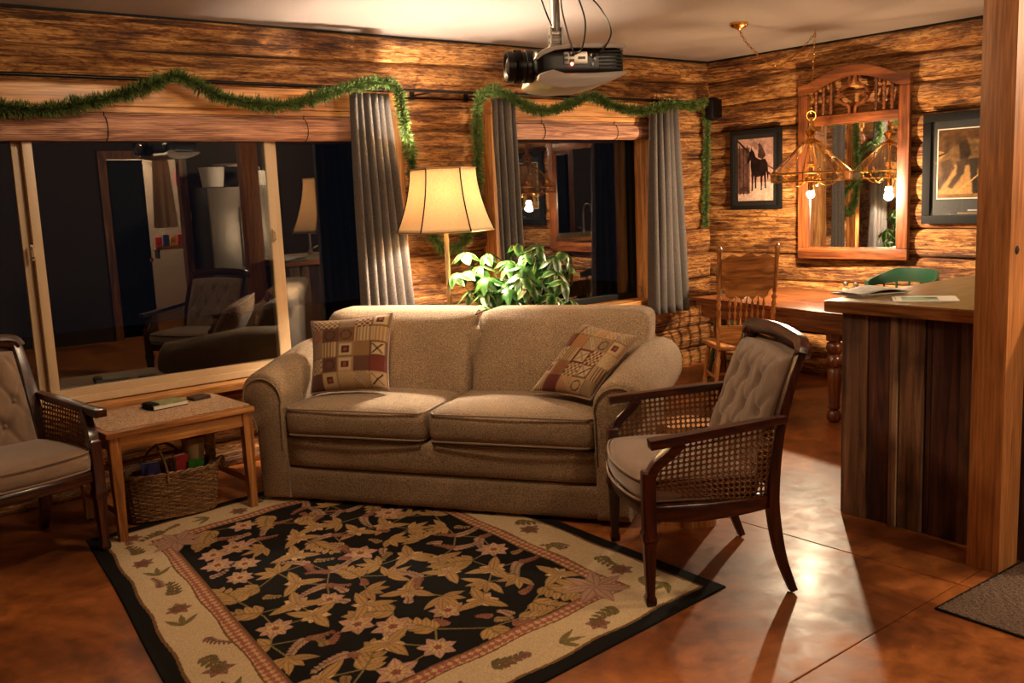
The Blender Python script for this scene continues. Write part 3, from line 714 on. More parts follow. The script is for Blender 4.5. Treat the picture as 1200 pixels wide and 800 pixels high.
L_ = lambda u, v, z: ST @ Vector((u, v, z-SO.z))
pillow([L_(.20, .24, .575), L_(.66, .30, .60), L_(.60, .53, 1.0), L_(.085, .49, .955)], 'patchwork throw pillow standing upright against the left rolled arm', 4)
pillow([L_(1.48, .36, .60), L_(1.85, .20, .60), L_(2.03, .54, .875), L_(1.745, .47, .955)], 'patchwork throw pillow slumped over on the arm next to the cane chair', 11)

# ================================================================== RUG
RW, RH = 2.08, 2.75; NX, NY = 560, 740
def rug_canvas():
    r = np.random.default_rng(33)
    X, Y = np.meshgrid(np.linspace(0, RW, NX), np.linspace(0, RH, NY), indexing='ij')
    e = np.minimum(np.minimum(X, RW-X), np.minimum(Y, RH-Y))
    blk = np.array(rgb(15, 13, 11)[:3]); tan = np.array(rgb(194, 168, 130)[:3]); gold = np.array(rgb(172, 134, 84)[:3]); pink = np.array(rgb(190, 146, 122)[:3])
    rose = np.array(rgb(150, 88, 74)[:3]); brn = np.array(rgb(112, 78, 48)[:3]); olive = np.array(rgb(120, 104, 62)[:3]); pale = np.array(rgb(206, 168, 118)[:3])
    C = np.zeros((NX, NY, 3)); C[:] = blk
    wv = e+.006*np.sin(X*17)*np.sin(Y*15)
    C[(wv > .075) & (wv < .36)] = tan
    C[(wv > .070) & (wv < .084)] = brn
    band = (wv > .30) & (wv < .365); C[band] = rose; C[band & ((np.sin(X*190)+np.sin(Y*190)+r.normal(0, .5, X.shape)) > .4)] = pale*.85
    C[((wv > .294) & (wv < .303)) | ((wv > .360) & (wv < .369))] = brn
    field = e > .372; bord = (e > .09) & (e < .292)
    def stamp(cx, cy, L, Wd, ang, colr, mask, edge=None, sub=None):
        i0, i1 = int((cx-L)/RW*NX), int((cx+L)/RW*NX)+2; j0, j1 = int((cy-L)/RH*NY), int((cy+L)/RH*NY)+2
        i0, j0 = max(i0, 0), max(j0, 0); i1, j1 = min(i1, NX), min(j1, NY)
        if i0 >= i1 or j0 >= j1: return
        x = X[i0:i1, j0:j1]-cx; y = Y[i0:i1, j0:j1]-cy; c, s = math.cos(ang), math.sin(ang); a = x*c+y*s; b = -x*s+y*c
        t = a/L; w_ = Wd*np.clip(np.sin(PI*np.clip(t, 0, 1)**.8), 0, 1)
        mk = (t > 0) & (t < 1) & (np.abs(b) < w_) & mask[i0:i1, j0:j1]
        sl = C[i0:i1, j0:j1]; sl[mk] = colr; sl[mk & (np.abs(b) > w_*.72)] = np.array(colr)*.66
        ve = mk & (np.abs(b) < .0028); sl[ve] = np.array(colr)*.62
    def line(p, q, wd, colr, mask):
        n = max(2, int(math.dist(p, q)/.004))
        for k in range(n+1):
            x = p[0]+(q[0]-p[0])*k/n; y = p[1]+(q[1]-p[1])*k/n; i = int(x/RW*NX); j = int(y/RH*NY)
            if 1 <= i < NX-1 and 1 <= j < NY-1 and mask[i, j]: C[i:i+wd+1, j:j+wd+1] = colr
    def flower(cx, cy, R, mask, pal):
        n = r.integers(6, 9); a0 = r.uniform(0, 6)
        for k in range(n): stamp(cx, cy, R*r.uniform(.85, 1.1), R*.32, a0+2*PI*k/n, pal[0]*r.uniform(.85, 1.1), mask)
        for k in range(n): stamp(cx, cy, R*.6, R*.2, a0+PI/n+2*PI*k/n, pal[1], mask)
        for k in range(5): stamp(cx, cy, R*.25, R*.12, 2*PI*k/5, pal[2], mask)
    def spray(cx, cy, ang, L, mask, cl, cs, n=7, lw=.02, ll=.06):
        for k in range(n):
            t = k/n; a = ang+.9*math.sin(t*2.2)*(.6); x = cx+L*t*math.cos(ang+.35*t); y = cy+L*t*math.sin(ang+.35*t)
            if k: line(pp, (x, y), 1, cs, mask)
            pp = (x, y)
            for sg in (-1, 1): stamp(x, y, ll*(1.1-.5*t), lw*(1.1-.5*t), ang+.35*t+sg*.85, cl*r.uniform(.85, 1.12), mask)
        stamp(pp[0], pp[1], ll*.8, lw*.7, ang+.35, cl, mask)
    # field: vines, big flowers, gold leaves, berry sprays
    pts = []
    tries = 0
    while len(pts) < 96 and tries < 9000:
        tries += 1; p = (r.uniform(.40, RW-.40), r.uniform(.40, RH-.40))
        if all(math.dist(p, q) > .128 for q in pts): pts.append(p)
    for i, p in enumerate(pts):
        nb = sorted(pts, key=lambda q: math.dist(p, q))[1:3]
        for q in nb: line(p, q, 1, olive, field)
    for i, p in enumerate(pts):
        k = i % 5; a = r.uniform(0, 6.3)
        if k == 0: flower(p[0], p[1], r.uniform(.075, .10), field, (pink, pale, rose))
        elif k == 1:
            for q in range(5): stamp(p[0], p[1], r.uniform(.10, .145), .022, a+(q-2)*.62, gold*r.uniform(.85, 1.15), field)
        elif k == 2: spray(p[0], p[1], a, .17, field, pink*.9, olive, 8, .011, .036); spray(p[0], p[1], a+2.2, .12, field, rose, olive, 6, .010, .032)
        elif k == 3: flower(p[0], p[1], r.uniform(.055, .075), field, (pale, pink, gold)); [stamp(p[0], p[1], .14, .028, a+q*1.9, gold, field) for q in range(3)]
        else: spray(p[0], p[1], a, .20, field, gold, olive, 5, .024, .08)
    for k in range(150):
        p = (r.uniform(.40, RW-.40), r.uniform(.40, RH-.40)); i, j = int(p[0]/RW*NX), int(p[1]/RH*NY)
        if C[max(0, i-7):i+8, max(0, j-7):j+8].mean() < .035: spray(p[0], p[1], r.uniform(0, 6.3), r.uniform(.06, .11), field, (pink, gold*.9, rose*1.1)[k % 3], olive*.8, 5, .009, .030)
    # border: brown and mauve sprigs
    s_ = 0
    per = [(t, .19, 0.) for t in np.arange(.2, RW-.1, .155)]+[(t, RH-.19, 0.) for t in np.arange(.2, RW-.1, .155)]+[(.19, t, PI/2) for t in np.arange(.3, RH-.2, .155)]+[(RW-.19, t, PI/2) for t in np.arange(.3, RH-.2, .155)]
    mauve = np.array(rgb(140, 98, 82)[:3])
    for k, (x, y, a) in enumerate(per):
        x += r.uniform(-.03, .03); y += r.uniform(-.03, .03); a += r.choice([0, PI])+r.uniform(-.6, .6)
        if k % 4 == 0: flower(x, y, .06, bord, (mauve, brn*1.2, rose))
        elif k % 4 == 1: spray(x, y, a, .15, bord, olive*.9, brn, 5, .014, .05)
        elif k % 4 == 2: spray(x, y, a, .14, bord, mauve, brn, 7, .008, .03)
        else: [stamp(x, y, .11, .014, a+q*.7-.7, olive*1.1, bord) for q in range(3)]
    # corner medallion leaves over the pink band
    allm = e > .085
    for cx, cy in ((.40, .40), (RW-.40, .40), (.40, RH-.40), (RW-.40, RH-.40)):
        for q in range(7): stamp(cx, cy, .16, .035, q*2*PI/7, pink*.8, allm)
    C *= np.clip(r.normal(1, .10, (NX, NY, 1)), .7, 1.3)
    return C
def make_rug():
    C = rug_canvas(); FL, FR, BR, BL = [np.array(p) for p in ((.87, 2.26), (3.035, 2.395), (3.17, 5.2), (1.235, 5.02))]
    a, b = np.meshgrid(np.linspace(0, 1, NX), np.linspace(0, 1, NY), indexing='ij')
    P = (FL*(1-a)[..., None]*(1-b)[..., None]+FR*a[..., None]*(1-b)[..., None]+BR*(a*b)[..., None]+BL*((1-a)*b)[..., None])
    P[..., 0] += .004*np.sin(b*11)*(1-a)**3
    z = np.full(a.shape, .007)+.0012*np.sin(a*31)*np.sin(b*29); ed = np.minimum(np.minimum(a, 1-a), np.minimum(b, 1-b)); z[ed < 1e-6] = .001
    V = np.concatenate([P, z[..., None]], -1).reshape(-1, 3); off = V[0].copy(); off[2] = 0
    idx = np.arange(NX*NY).reshape(NX, NY); F = np.stack([idx[:-1, :-1], idx[1:, :-1], idx[1:, 1:], idx[:-1, 1:]], -1).reshape(-1, 4)
    me = bpy.data.meshes.new('area_rug'); me.vertices.add(len(V)); me.vertices.foreach_set('co', (V-off).astype(np.float32).ravel())
    me.loops.add(F.size); me.loops.foreach_set('vertex_index', F.astype(np.int32).ravel()); me.polygons.add(len(F)); me.polygons.foreach_set('loop_start', np.arange(0, F.size, 4, dtype=np.int32))
    me.update(); me.validate()
    ca = me.color_attributes.new('Col', 'FLOAT_COLOR', 'POINT'); ca.data.foreach_set('color', np.concatenate([C.reshape(-1, 3), np.ones((NX*NY, 1))], 1).astype(np.float32).ravel())
    me.shade_smooth(); me.materials.append(attrmat('wool_pile', .95, 380, .6, .0, .004))
    o = bpy.data.objects.new('area_rug', me); col.objects.link(o); o.location = off
    return tag(o, 'black floral area rug with a tan vine border in front of the sofa', 'rug')
make_rug()

# ================================================================== CANE ARMCHAIRS  (local x right, y forward)
def armchair(label, loc, rz):
    t = thing('cane_armchair', label, 'armchair', loc, rz, 'cane-sided armchairs')
    FX, FY, BX = .365, .285, .325
    def sq(pts, name, parent=t, mat='cherry_z', fl=(1, 1), n=4, bev=.0): return MB().tube(pts, [p[3] for p in pts] if len(pts[0]) > 3 else .03, n, flat=fl).build(name, mat, parent, angle=30)
    armz = lambda y: .672+.05*(1-(y+.24)/.53)*1.0
    armx = lambda y: .355+.06*max(0, min(1, (y+.26)/.52))
    for s in (-1, 1):
        # front leg: foot, tapered shaft, collar, block
        m = MB(); q = math.sqrt(2)
        m.lathe([(.018*q, 0), (.022*q, .012), (.022*q, .03), (.0165*q, .045), (.025*q, .262), (.031*q, .272), (.031*q, .298), (.026*q, .31), (.026*q, .545), (.02*q, .555)], 4, (s*FX, FY, 0), start=.5)
        leg = m.build('leg', 'cherry_z', t, bevel=.003, angle=30)
        # sweeping arm support
        P = crom([(s*FX, FY-.005, .52), (s*(FX+.008), FY-.03, .575), (s*(FX+.02), FY-.085, .625), (s*(FX+.03), FY-.13, armz(FY-.13)-.012)], 5)
        MB().tube(P, .030, 4, flat=(.9, 1.1)).build('arm_support', 'cherry_y', t, bevel=.003, angle=40)
        # back leg and stile in one sabre curve
        P = crom([(s*BX, -.315, 0), (s*BX, -.265, .14), (s*BX, -.235, .30), (s*BX, -.228, .44), (s*BX, -.25, .66), (s*(BX-.005), -.305, .86), (s*(BX-.012), -.352, .985)], 5)
        rr = [.026+.012*math.sin(PI*min(1, i/(len(P)-1)*1.1)) for i in range(len(P))]
        MB().tube(P, rr, 4, flat=(.8, 1.15)).build('leg', 'cherry_z', t, bevel=.003, angle=40)
        # arm
        P = [Vector((s*armx(y), y, armz(y))) for y in [(.29-.56*i/14) for i in range(15)]]
        MB().tube(P, [.034]*3+[.031]*9+[.027]*3, 4, flat=(1.25, .78)).build('armrest', 'cherry_y', t, bevel=.005, angle=40)
        # side seat rail
        P = crom([(s*(FX-.005), FY-.02, .375), (s*(FX+.006), .10, .368), (s*(BX+.02), -.08, .372), (s*BX, -.22, .388)], 5)
        MB().tube(P, .034, 4, flat=(.65, 1.2)).build('seat_rail', 'cherry_y', t, bevel=.003, angle=40)
        # cane panel: a woven sheet with open eyes
        ny, nz = 21, 12; m = MB()
        def cp(a, b):
            y = -.225+.485*a; zt_ = armz(y)-.018; zl = .40+.012*math.sin(PI*a); z = zl+(zt_-zl)*b
            x = (BX+.005)*(1-b)+armx(y)*b+.02*math.sin(PI*a)*(1-b)
            return Vector((s*x, y, z))
        for i in range(ny):
            for j in range(nz):
                c = cp((i+.5)/ny, (j+.5)/nz)
                lim = FY-.02-max(0, (c.z-.55))*1.0
                if c.y > lim: continue
                o_ = [(0, 0), (.5, 0), (1, 0), (1, .5), (1, 1), (.5, 1), (0, 1), (0, .5)]
                vs = [cp((i+p)/ny, (j+q_)/nz) for p, q_ in o_]
                for p, q_ in o_:
                    a = math.atan2(q_-.5, p-.5); vs.append(cp((i+.5+.37*math.cos(a))/ny, (j+.5+.37*math.sin(a))/nz))
                m.add(vs, [(k, (k+1) % 8, 8+(k+1) % 8, 8+k) for k in range(8)])
        o = m.build('cane_panel', 'cane', t, angle=180); md = o.modifiers.new('th', 'SOLIDIFY'); md.thickness = .003
    def bow(p):
        w_ = max(0, (p.y+.05)/.33)
        return Vector((p.x*(1-.10*max(0, -(p.y-.05))/.3), p.y+.055*w_*(1-(p.x/.36)**2), p.z))
    MB().rbox(-.375, .375, -.20, .292, .345, .412, .02, 8, fn=bow).build('seat_frame', 'cherry_x', t, angle=60)
    sk = MB().rbox(-.352, .352, -.19, .30, .405, .515, .045, 12, (0, .0, .022), bow).build('seat_cushion', 'velvet', t, angle=80)
    for zz, yy in ((.502, 0), (.42, .004)):
        P = [bow(Vector(p)) for p in crom([(-.347, -.16, zz), (-.347, .1, zz), (-.345, .24, zz), (-.325, .285, zz), (-.27, .297+yy, zz), (0, .30+yy, zz), (.27, .297+yy, zz), (.325, .285, zz), (.345, .24, zz), (.347, .1, zz), (.347, -.16, zz)], 5)]
        MB().tube(P, .005, 6).build('piping', 'velvet', sk)
    # tufted back
    by = lambda z: -.165-.40*max(0, z-.46)**1.25
    buttons = []
    for row, z in enumerate((.60, .715, .83)):
        for k in range(4 if row % 2 else 3): buttons.append(((k-(1.5 if row % 2 else 1))*.145, z))
    def bf(u, v):
        x = (u-.5)*.58; z = .455+.50*v; ed = min(1, min(u, 1-u, v, 1-v)*9)**.5
        d = .055*ed; mn = 9
        for (bx, bz) in buttons: mn = min(mn, math.hypot((x-bx), (z-bz)))
        d -= .030*math.exp(-(mn/.030)**2)*ed
        # creases along diagonals between buttons
        p1 = abs(((x/.145+(z-.60)/.115*.5) % 1)-.5); p2 = abs(((x/.145-(z-.60)/.115*.5) % 1)-.5)
        cr = max(math.exp(-((.5-p1)/.085)**2), math.exp(-((.5-p2)/.085)**2)) if .5 < z < .93 else 0
        d -= .014*cr*ed
        return (x*(1-.03*v), by(z)+d, z+.015*(1-(x/.29)**2)*v)
    bk_ = MB().grid(bf, 56, 52).build('tufted_back', 'velvet', t, angle=180)
    for (bx, bz) in buttons: MB().lathe([(.001, -.004), (.010, -.002), (.010, .002), (.001, .006)], 10, T=Matrix.Translation((bx, by(bz)+.028, bz+.006)) @ Matrix.Rotation(-PI/2, 4, 'X')).build('button', 'velvet', bk_)
    MB().grid(lambda u, v: ((u-.5)*.60, by(.44+.53*v)-.045-.012*math.sin(PI*u), .44+.53*v), 8, 8).build('outer_back', 'velvet', t)
    MB().grid(lambda u, v: ((-.295 if u < .5 else .295) if False else (-.29+.58*0), 0, 0), 1, 1) if False else None
    for s in (-1, 1): MB().grid(lambda u, v, s=s: (s*.292, by(.45+.52*v)-.045+.055*u, .45+.52*v), 1, 8).build('back_side', 'velvet', t)
    # arched top rail
    P = crom([(-BX+.005, -.352, .965), (-BX+.03, -.365, 1.0), (-.2, -.372, 1.012), (0, -.378, 1.02), (.2, -.372, 1.012), (BX-.03, -.365, 1.0), (BX-.005, -.352, .965)], 6)
    MB().tube(P, .036, 6, flat=(.9, 1.1)).build('top_rail', 'cherry_x', t, bevel=.002, angle=40)
    return t
ch = armchair('cane-sided wooden armchair with taupe tufted back on the rug corner by the bar', (3.114, 2.627, .009), math.atan2(.565, -.825)-PI/2)
lf_ = Vector((.168, -.986)); lr_ = Vector((lf_.y, -lf_.x)); leg = Vector((1.262, 4.80))
cc = leg-lf_*.285+lr_*.365
ch2 = copy_tree(ch); ch2['label'] = 'cane-sided wooden armchair with taupe cushions beside the small oak table'
ch2.location = (cc.x, cc.y, .009); ch2.rotation_euler = (0, 0, math.atan2(lf_.y, lf_.x)-PI/2)

# ================================================================== SIDE TABLE AND WHAT IS ON IT
TZ = .565; sa = math.radians(2.2)
st = thing('side_table', 'small honey oak side table with straight legs under the window sill', 'table', (1.325, 4.815, .008), sa)
MB().bb(0, .79, 0, .60, TZ-.03, TZ).build('tabletop', 'oak_x', st, bevel=.008)
for x in (.045, .755):
    for y in (.045, .555): MB().lathe([(.020*1.414, 0), (.026*1.414, .3), (.027*1.414, TZ-.031)], 4, (x, y, 0), start=.5).build('leg', 'oak_z', st, bevel=.004, angle=30)
for y in (.03, .555): MB().bb(.072, .728, y, y+.018, TZ-.105, TZ-.031).build('apron', 'oak_x', st, bevel=.003)
for x in (.03, .752): MB().bb(x, x+.018, .072, .528, TZ-.105, TZ-.031).build('apron', 'oak_y', st, bevel=.003)
MB().bb(.03, .05, .072, .528, .13, .165).build('stretcher', 'oak_y', st, bevel=.003)
MB().bb(.75, .77, .072, .528, .13, .165).build('stretcher', 'oak_y', st, bevel=.003)
TT = Matrix.Translation((1.325, 4.815, .008)) @ Matrix.Rotation(sa, 4, 'Z')
def lace():
    m, nt, b = newmat('lace_runner'); v = coords(nt, (1, 1, 1)); n = noise(nt, v, 120, 2)
    nt.links.new(ramp(nt, n, [(.4, rgb(146, 110, 84)), (.58, rgb(200, 166, 132))]), b.inputs['Base Color']); b.inputs['Roughness'].default_value = .9; bump(nt, b, n, .5, .003); return m
def sca(t): return .010*abs(math.sin(t))
poly = []
x0, x1, y0, y1 = .03, .785, .055, .545
for i in range(60): poly.append((x0+(x1-x0)*i/60, y0-sca(i/60*PI*18)))
for i in range(36): poly.append((x1+sca(i/36*PI*11), y0+(y1-y0)*i/36))
for i in range(60): poly.append((x1-(x1-x0)*i/60, y1+sca(i/60*PI*18)))
for i in range(36): poly.append((x0-sca(i/36*PI*11), y1-(y1-y0)*i/36))
tag(MB().prism(poly, TZ+.0005, TZ+.003, T=None).build('table_runner', lace(), loc=(1.325, 4.815, .008), rot=(0, 0, sa), smooth=False), 'scalloped lace runner spread over the small side table', 'runner')
b1 = onz(193, 476, .575); nb = thing('notepad', 'pale green patterned notepad with a dark cover edge on the lace runner', 'notepad', (b1.x, b1.y, TZ+.0115), math.radians(8))
MB().bb(-.10, .10, -.075, .075, 0, .004).build('back_cover', 'blackmat', nb); MB().bb(-.097, .10, -.072, .072, .004, .022).build('pages', 'paper', nb, bevel=.002)
MB().bb(-.10, .10, -.074, .074, .022, .026).build('front_cover', plain('green_print', rgb(140, 140, 92), .6, var=.5, vs=25), nb)
MB().rbox(-.11, -.055, -.07, .05, .0, .036, .012, 5).build('spine_fold', 'blackmat', nb)
b2 = onz(233, 468, .573); wt = thing('wallet', 'flat brown leather wallet lying next to the notepad', 'wallet', (b2.x, b2.y, TZ+.0115), math.radians(12))
lea = plain('brown_leather', rgb(70, 48, 36), .6, var=.25, vs=60)
MB().rbox(-.055, .055, -.042, .042, 0, .010, .005, 5).build('lower_half', lea, wt); MB().rbox(-.055, .053, -.042, .042, .0105, .020, .005, 5).build('flap', lea, wt)

# ---------------- wicker basket with craft things
bs = thing('wicker_basket', 'oval-handled wicker basket under the side table', 'basket', (1.715, 5.13, .008), math.radians(-9))
def bp(a, z, k=1.):
    sx, sy = (.225+.03*z/.27)*k, (.125+.025*z/.27)*k; n_ = 3.2
    c, s = math.cos(a), math.sin(a); q = (abs(c)**n_+abs(s)**n_)**(-1/n_); return Vector((sx*c*q, sy*s*q, z))
MB().grid(lambda u, v: bp(2*PI*u, .012+.235*v, .965), 48, 4, cu=True).build('lining', 'wicker', bs)
MB().add([bp(2*PI*i/40, .008, .97) for i in range(40)], [tuple(range(40))]).build('bottom', 'wicker', bs)
m = MB(); ns = 44
for r_ in range(21):
    z = .012+r_*.0112; m.tube([bp(2*PI*k/(ns*2), z, 1+.018*(1 if (k//2+r_) % 2 else -1)) for k in range(ns*2)], .0058, 5, closed=True)
o = m.build('weave', 'wicker', bs); o['kind'] = 'stuff'
for k in range(ns): MB().tube([bp(2*PI*k/ns, z, 1.0) for z in (.005, .12, .25)], .005, 5).build('stake', 'wicker', bs)
m = MB()
for ph in (0, PI): m.tube([bp(2*PI*k/80, .252+.008*math.sin(k*1.3+ph), 1+.03*math.cos(k*1.3+ph)) for k in range(80)], .0085, 6, closed=True)
m.build('rim', 'wicker', bs)
for s in (-1, 1):
    P = crom([(-.09, s*.148, .20), (-.085, s*.15, .30), (0, s*.135, .385 if s < 0 else .36), (.085, s*.15, .30), (.09, s*.148, .20)], 6) if s > 0 else crom([(-.03, -.148, .2), (-.035, -.15, .30), (-.06, -.08, .40), (-.06, .02, .42)], 6)
    MB().tube(P, .008, 6).build('handle', 'wicker', bs)
P = crom([(.20, -.10, .24), (.24, -.02, .30), (.20, .08, .335), (.13, .10, .33), (.08, .12, .25)], 6); MB().tube(P, .014, 6, flat=(1.3, .5)).build('bow', 'wicker', bs)
P = crom([(.22, -.11, .25), (.265, -.09, .29), (.285, -.05, .22)], 6); MB().tube(P, .012, 6, flat=(1.3, .5)).build('bow', 'wicker', bs)
BT_ = Matrix.Translation((1.715, 5.13, .008)) @ Matrix.Rotation(math.radians(-9), 4, 'Z')
def inb(p): return BT_ @ Vector(p)
def book(dx, dy, dz, c, label, loc, rz, tilt=0.):
    t = thing('craft_book', label, 'book', loc, 0, 'books in the basket', rot=(tilt, 0, rz))
    MB().bb(-dx/2, dx/2, -dy/2, dy/2, 0, .003).build('cover', c, t); MB().bb(-dx/2, dx/2, -dy/2, -dy/2+.003, .0, dz).build('cover', c, t); MB().bb(-dx/2, dx/2, dy/2-.003, dy/2, 0, dz).build('cover', c, t)
    MB().bb(-dx/2+.004, dx/2-.003, -dy/2+.0032, dy/2-.0032, .0035, dz-.004).build('pages', 'paper', t); return t
book(.09, .035, .29, plain('navy_print', rgb(50, 46, 96), .5, var=.6, vs=30), 'upright book with a purple and orange printed cover in the basket', inb((-.10, -.05, .02)), math.radians(-12))
book(.07, .03, .31, plain('red_print', rgb(150, 34, 26), .5, var=.4, vs=30), 'upright red-covered book in the basket', inb((.05, -.04, .02)), math.radians(10), .08)
book(.08, .02, .27, plain('green_cover', rgb(44, 120, 40), .5, var=.3, vs=30), 'upright bright green booklet in the basket', inb((.135, -.075, .02)), math.radians(-20), .0)
t = thing('paper_roll', 'tan rolled paper tube standing in the basket', 'paper roll', inb((.15, .05, .02)), 0)
MB().lathe([(.048, 0), (.060, .37), (.056, .37), (.045, .01)], 24, cap=False).build('tube', plain('kraft_paper', rgb(168, 132, 84), .8, var=.1), t)

# ================================================================== LOG STUMP
sp = onz(800, 618)
stp = thing('log_stump', 'short peeled log stump with a pale sawn top between sofa arm and armchair', 'stump', (3.57, 3.05, 0))
def stf(u, v):
    a = 2*PI*u; r_ = .138+.008*math.sin(3*a)+.005*math.sin(7*a+v*3)+.006*(1-v); return (r_*math.cos(a), r_*math.sin(a), .50*v)
MB().grid(stf, 40, 8, cu=True).build('trunk', 'pine_z', stp, angle=180)
MB().add([stf(i/40, 1) for i in range(40)], [tuple(range(40))]).build('sawn_top', 'pine_x', stp, smooth=False)

# ================================================================== DINING TABLE, CHAIRS, SHAKERS
DZ = .78; da = math.radians(-10.8)
DT = Matrix.Translation((5.624, 3.467, 0)) @ Matrix.Rotation(da, 4, 'Z')
dt = thing('dining_table', 'large brown wooden dining table with moulded edge and turned legs', 'table', (5.624, 3.467, 0), da)
MB().bb(0, 1.0, 0, 1.535, DZ-.028, DZ).build('tabletop', 'tablewood_y', dt, bevel=.008)
MB().bb(.018, .982, .018, 1.517, DZ-.058, DZ-.029).build('moulding', 'tablewood_y', dt, bevel=.01)
a_ = MB().frame(.06, 1.02, .06, 1.44, 0, .1, .02)
ap = MB(); z0, z1 = DZ-.155, DZ-.059
ap.bb(.045, .07, .07, 1.465, z0, z1); ap.bb(.93, .955, .07, 1.465, z0, z1); ap.bb(.045, .955, .045, .069, z0, z1); ap.bb(.045, .955, 1.466, 1.49, z0, z1); ap.build('apron', 'tablewood_y', dt, bevel=.004)
lp_ = [(.030, 0), (.046, .015), (.050, .045), (.040, .075), (.028, .085), (.040, .095), (.040, .11), (.036, .12), (.046, .30), (.048, .36), (.038, .37), (.032, .38), (.054, .40), (.058, .43), (.050, .46), (.034, .475), (.046, .485), (.058, .52), (.052, .55), (.036, .56), (.056, .572), (.056, .655)]
for x in (.13, .87):
    for y in (.19, 1.36): MB().lathe(lp_, 24, (x, y, 0)).build('leg', 'tablewood_z', dt, angle=50)
def pressback(label, loc, rz):
    t = thing('pressed_back_chair', label, 'chair', loc, rz)
    ln = lambda z: -.20-.13*max(0, (z-.44))/.66
    MB().rbox(-.215, .215, -.21, .215, .425, .46, .015, 8, fn=lambda p: Vector((p.x*(1+.08*(p.y/.2)), p.y, p.z-.008*(1-(p.x/.22)**2)))).build('seat', 'oak_y', t)
    for s in (-1, 1):
        P = []; R_ = []
        for i in range(34):
            z = .455+.655*i/33; P.append((s*(.19+.02*(z-.46)), ln(z), z)); r_ = .0155
            if .66 < z < .80: r_ = .0155+.006*math.sin((z-.66)*2*PI/.035)
            if z > 1.06: r_ = .0155*(.6+.9*abs(math.sin((z-1.06)*PI/.045)))
            if z > 1.10: r_ = .008
            R_.append(r_)
        MB().tube(P, R_, 10).build('back_post', 'oak_z', t, angle=60)
    def crest(x):
        u = abs(x)/.19; return 1.055-.018*u+.010*math.cos(u*PI*3.2)
    def low(x):
        u = abs(x)/.19; return .775+.072*max(0., (u-.78)/.22)**.5+.012*math.cos(u*PI*5)
    n = 28; m = MB(); xs = [-.185+.37*i/n for i in range(n+1)]
    vs = []; fs = []
    for x in xs:
        for zf in (low(x), crest(x)):
            for dy in (-.010, .010): vs.append((x, ln(zf)+dy-.018*(1-(x/.19)**2), zf))
    for i in range(n):
        o = i*4; fs += [(o, o+4, o+6, o+2), (o+1, o+3, o+7, o+5), (o, o+1, o+5, o+4), (o+2, o+6, o+7, o+3)]
    fs += [(0, 2, 3, 1), (n*4, n*4+1, n*4+3, n*4+2)]
    m.add(vs, fs).build('crest_board', 'oak_x', t, angle=40)
    def lowr(x): return .60+.008*math.cos(x*40)
    m = MB(); vs = []; fs = []
    for x in xs:
        for zf in (.485+.012*math.cos(x*34), .592):
            for dy in (-.009, .009): vs.append((x, ln(zf)+dy-.012*(1-(x/.19)**2), zf))
    for i in range(n):
        o = i*4; fs += [(o, o+4, o+6, o+2), (o+1, o+3, o+7, o+5), (o, o+1, o+5, o+4), (o+2, o+6, o+7, o+3)]
    fs += [(0, 2, 3, 1), (n*4, n*4+1, n*4+3, n*4+2)]
    m.add(vs, fs).build('lower_rail', 'oak_x', t, angle=40)
    for k in range(7):
        x = -.12+.04*k; P = []; R_ = []
        for i in range(15):
            z = .585+.195*i/14; P.append((x, ln(z)-.012, z)); R_.append(.0065+.0035*math.sin(i*1.35))
        MB().tube(P, R_, 8).build('spindle', 'oak_z', t, angle=60)
    legpr = [(.010, 0), (.014, .02), (.016, .10), (.012, .12), (.018, .14), (.018, .17), (.013, .19), (.019, .30), (.021, .36), (.014, .38), (.018, .43)]
    for sx in (-1, 1):
        for sy in (-1, 1):
            P = [(sx*(.18+.05*(1-z/.43)), sy*(.17+.05*(1-z/.43)), z) for r_, z in legpr]
            MB().tube(P, [r_ for r_, z in legpr], 10).build('leg', 'oak_z', t, angle=60)
    for z in (.15, .24):
        for s in (-1, 1): MB().tube([(s*(.18+.05*(1-z/.43)), -.19, z), (s*(.19+.04*(1-z/.43)), .19, z)], .009, 8).build('rung', 'oak_y', t)
    MB().tube([(-.205, .19, .2), (.205, .19, .2)], .009, 8).build('rung', 'oak_x', t); MB().tube([(-.205, -.19, .2), (.205, -.19, .2)], .009, 8).build('rung', 'oak_x', t)
    return t
q = onz(884, 471, 0)
bdir = Vector((math.cos(da), math.sin(da)))
pb = Vector((5.715, 4.385, 0))
pressback('tall oak pressed-back chair with scalloped crest and turned spindles at the dining table', (pb.x, pb.y, 0), math.radians(-39.4)).scale = (1, 1, 1.11)
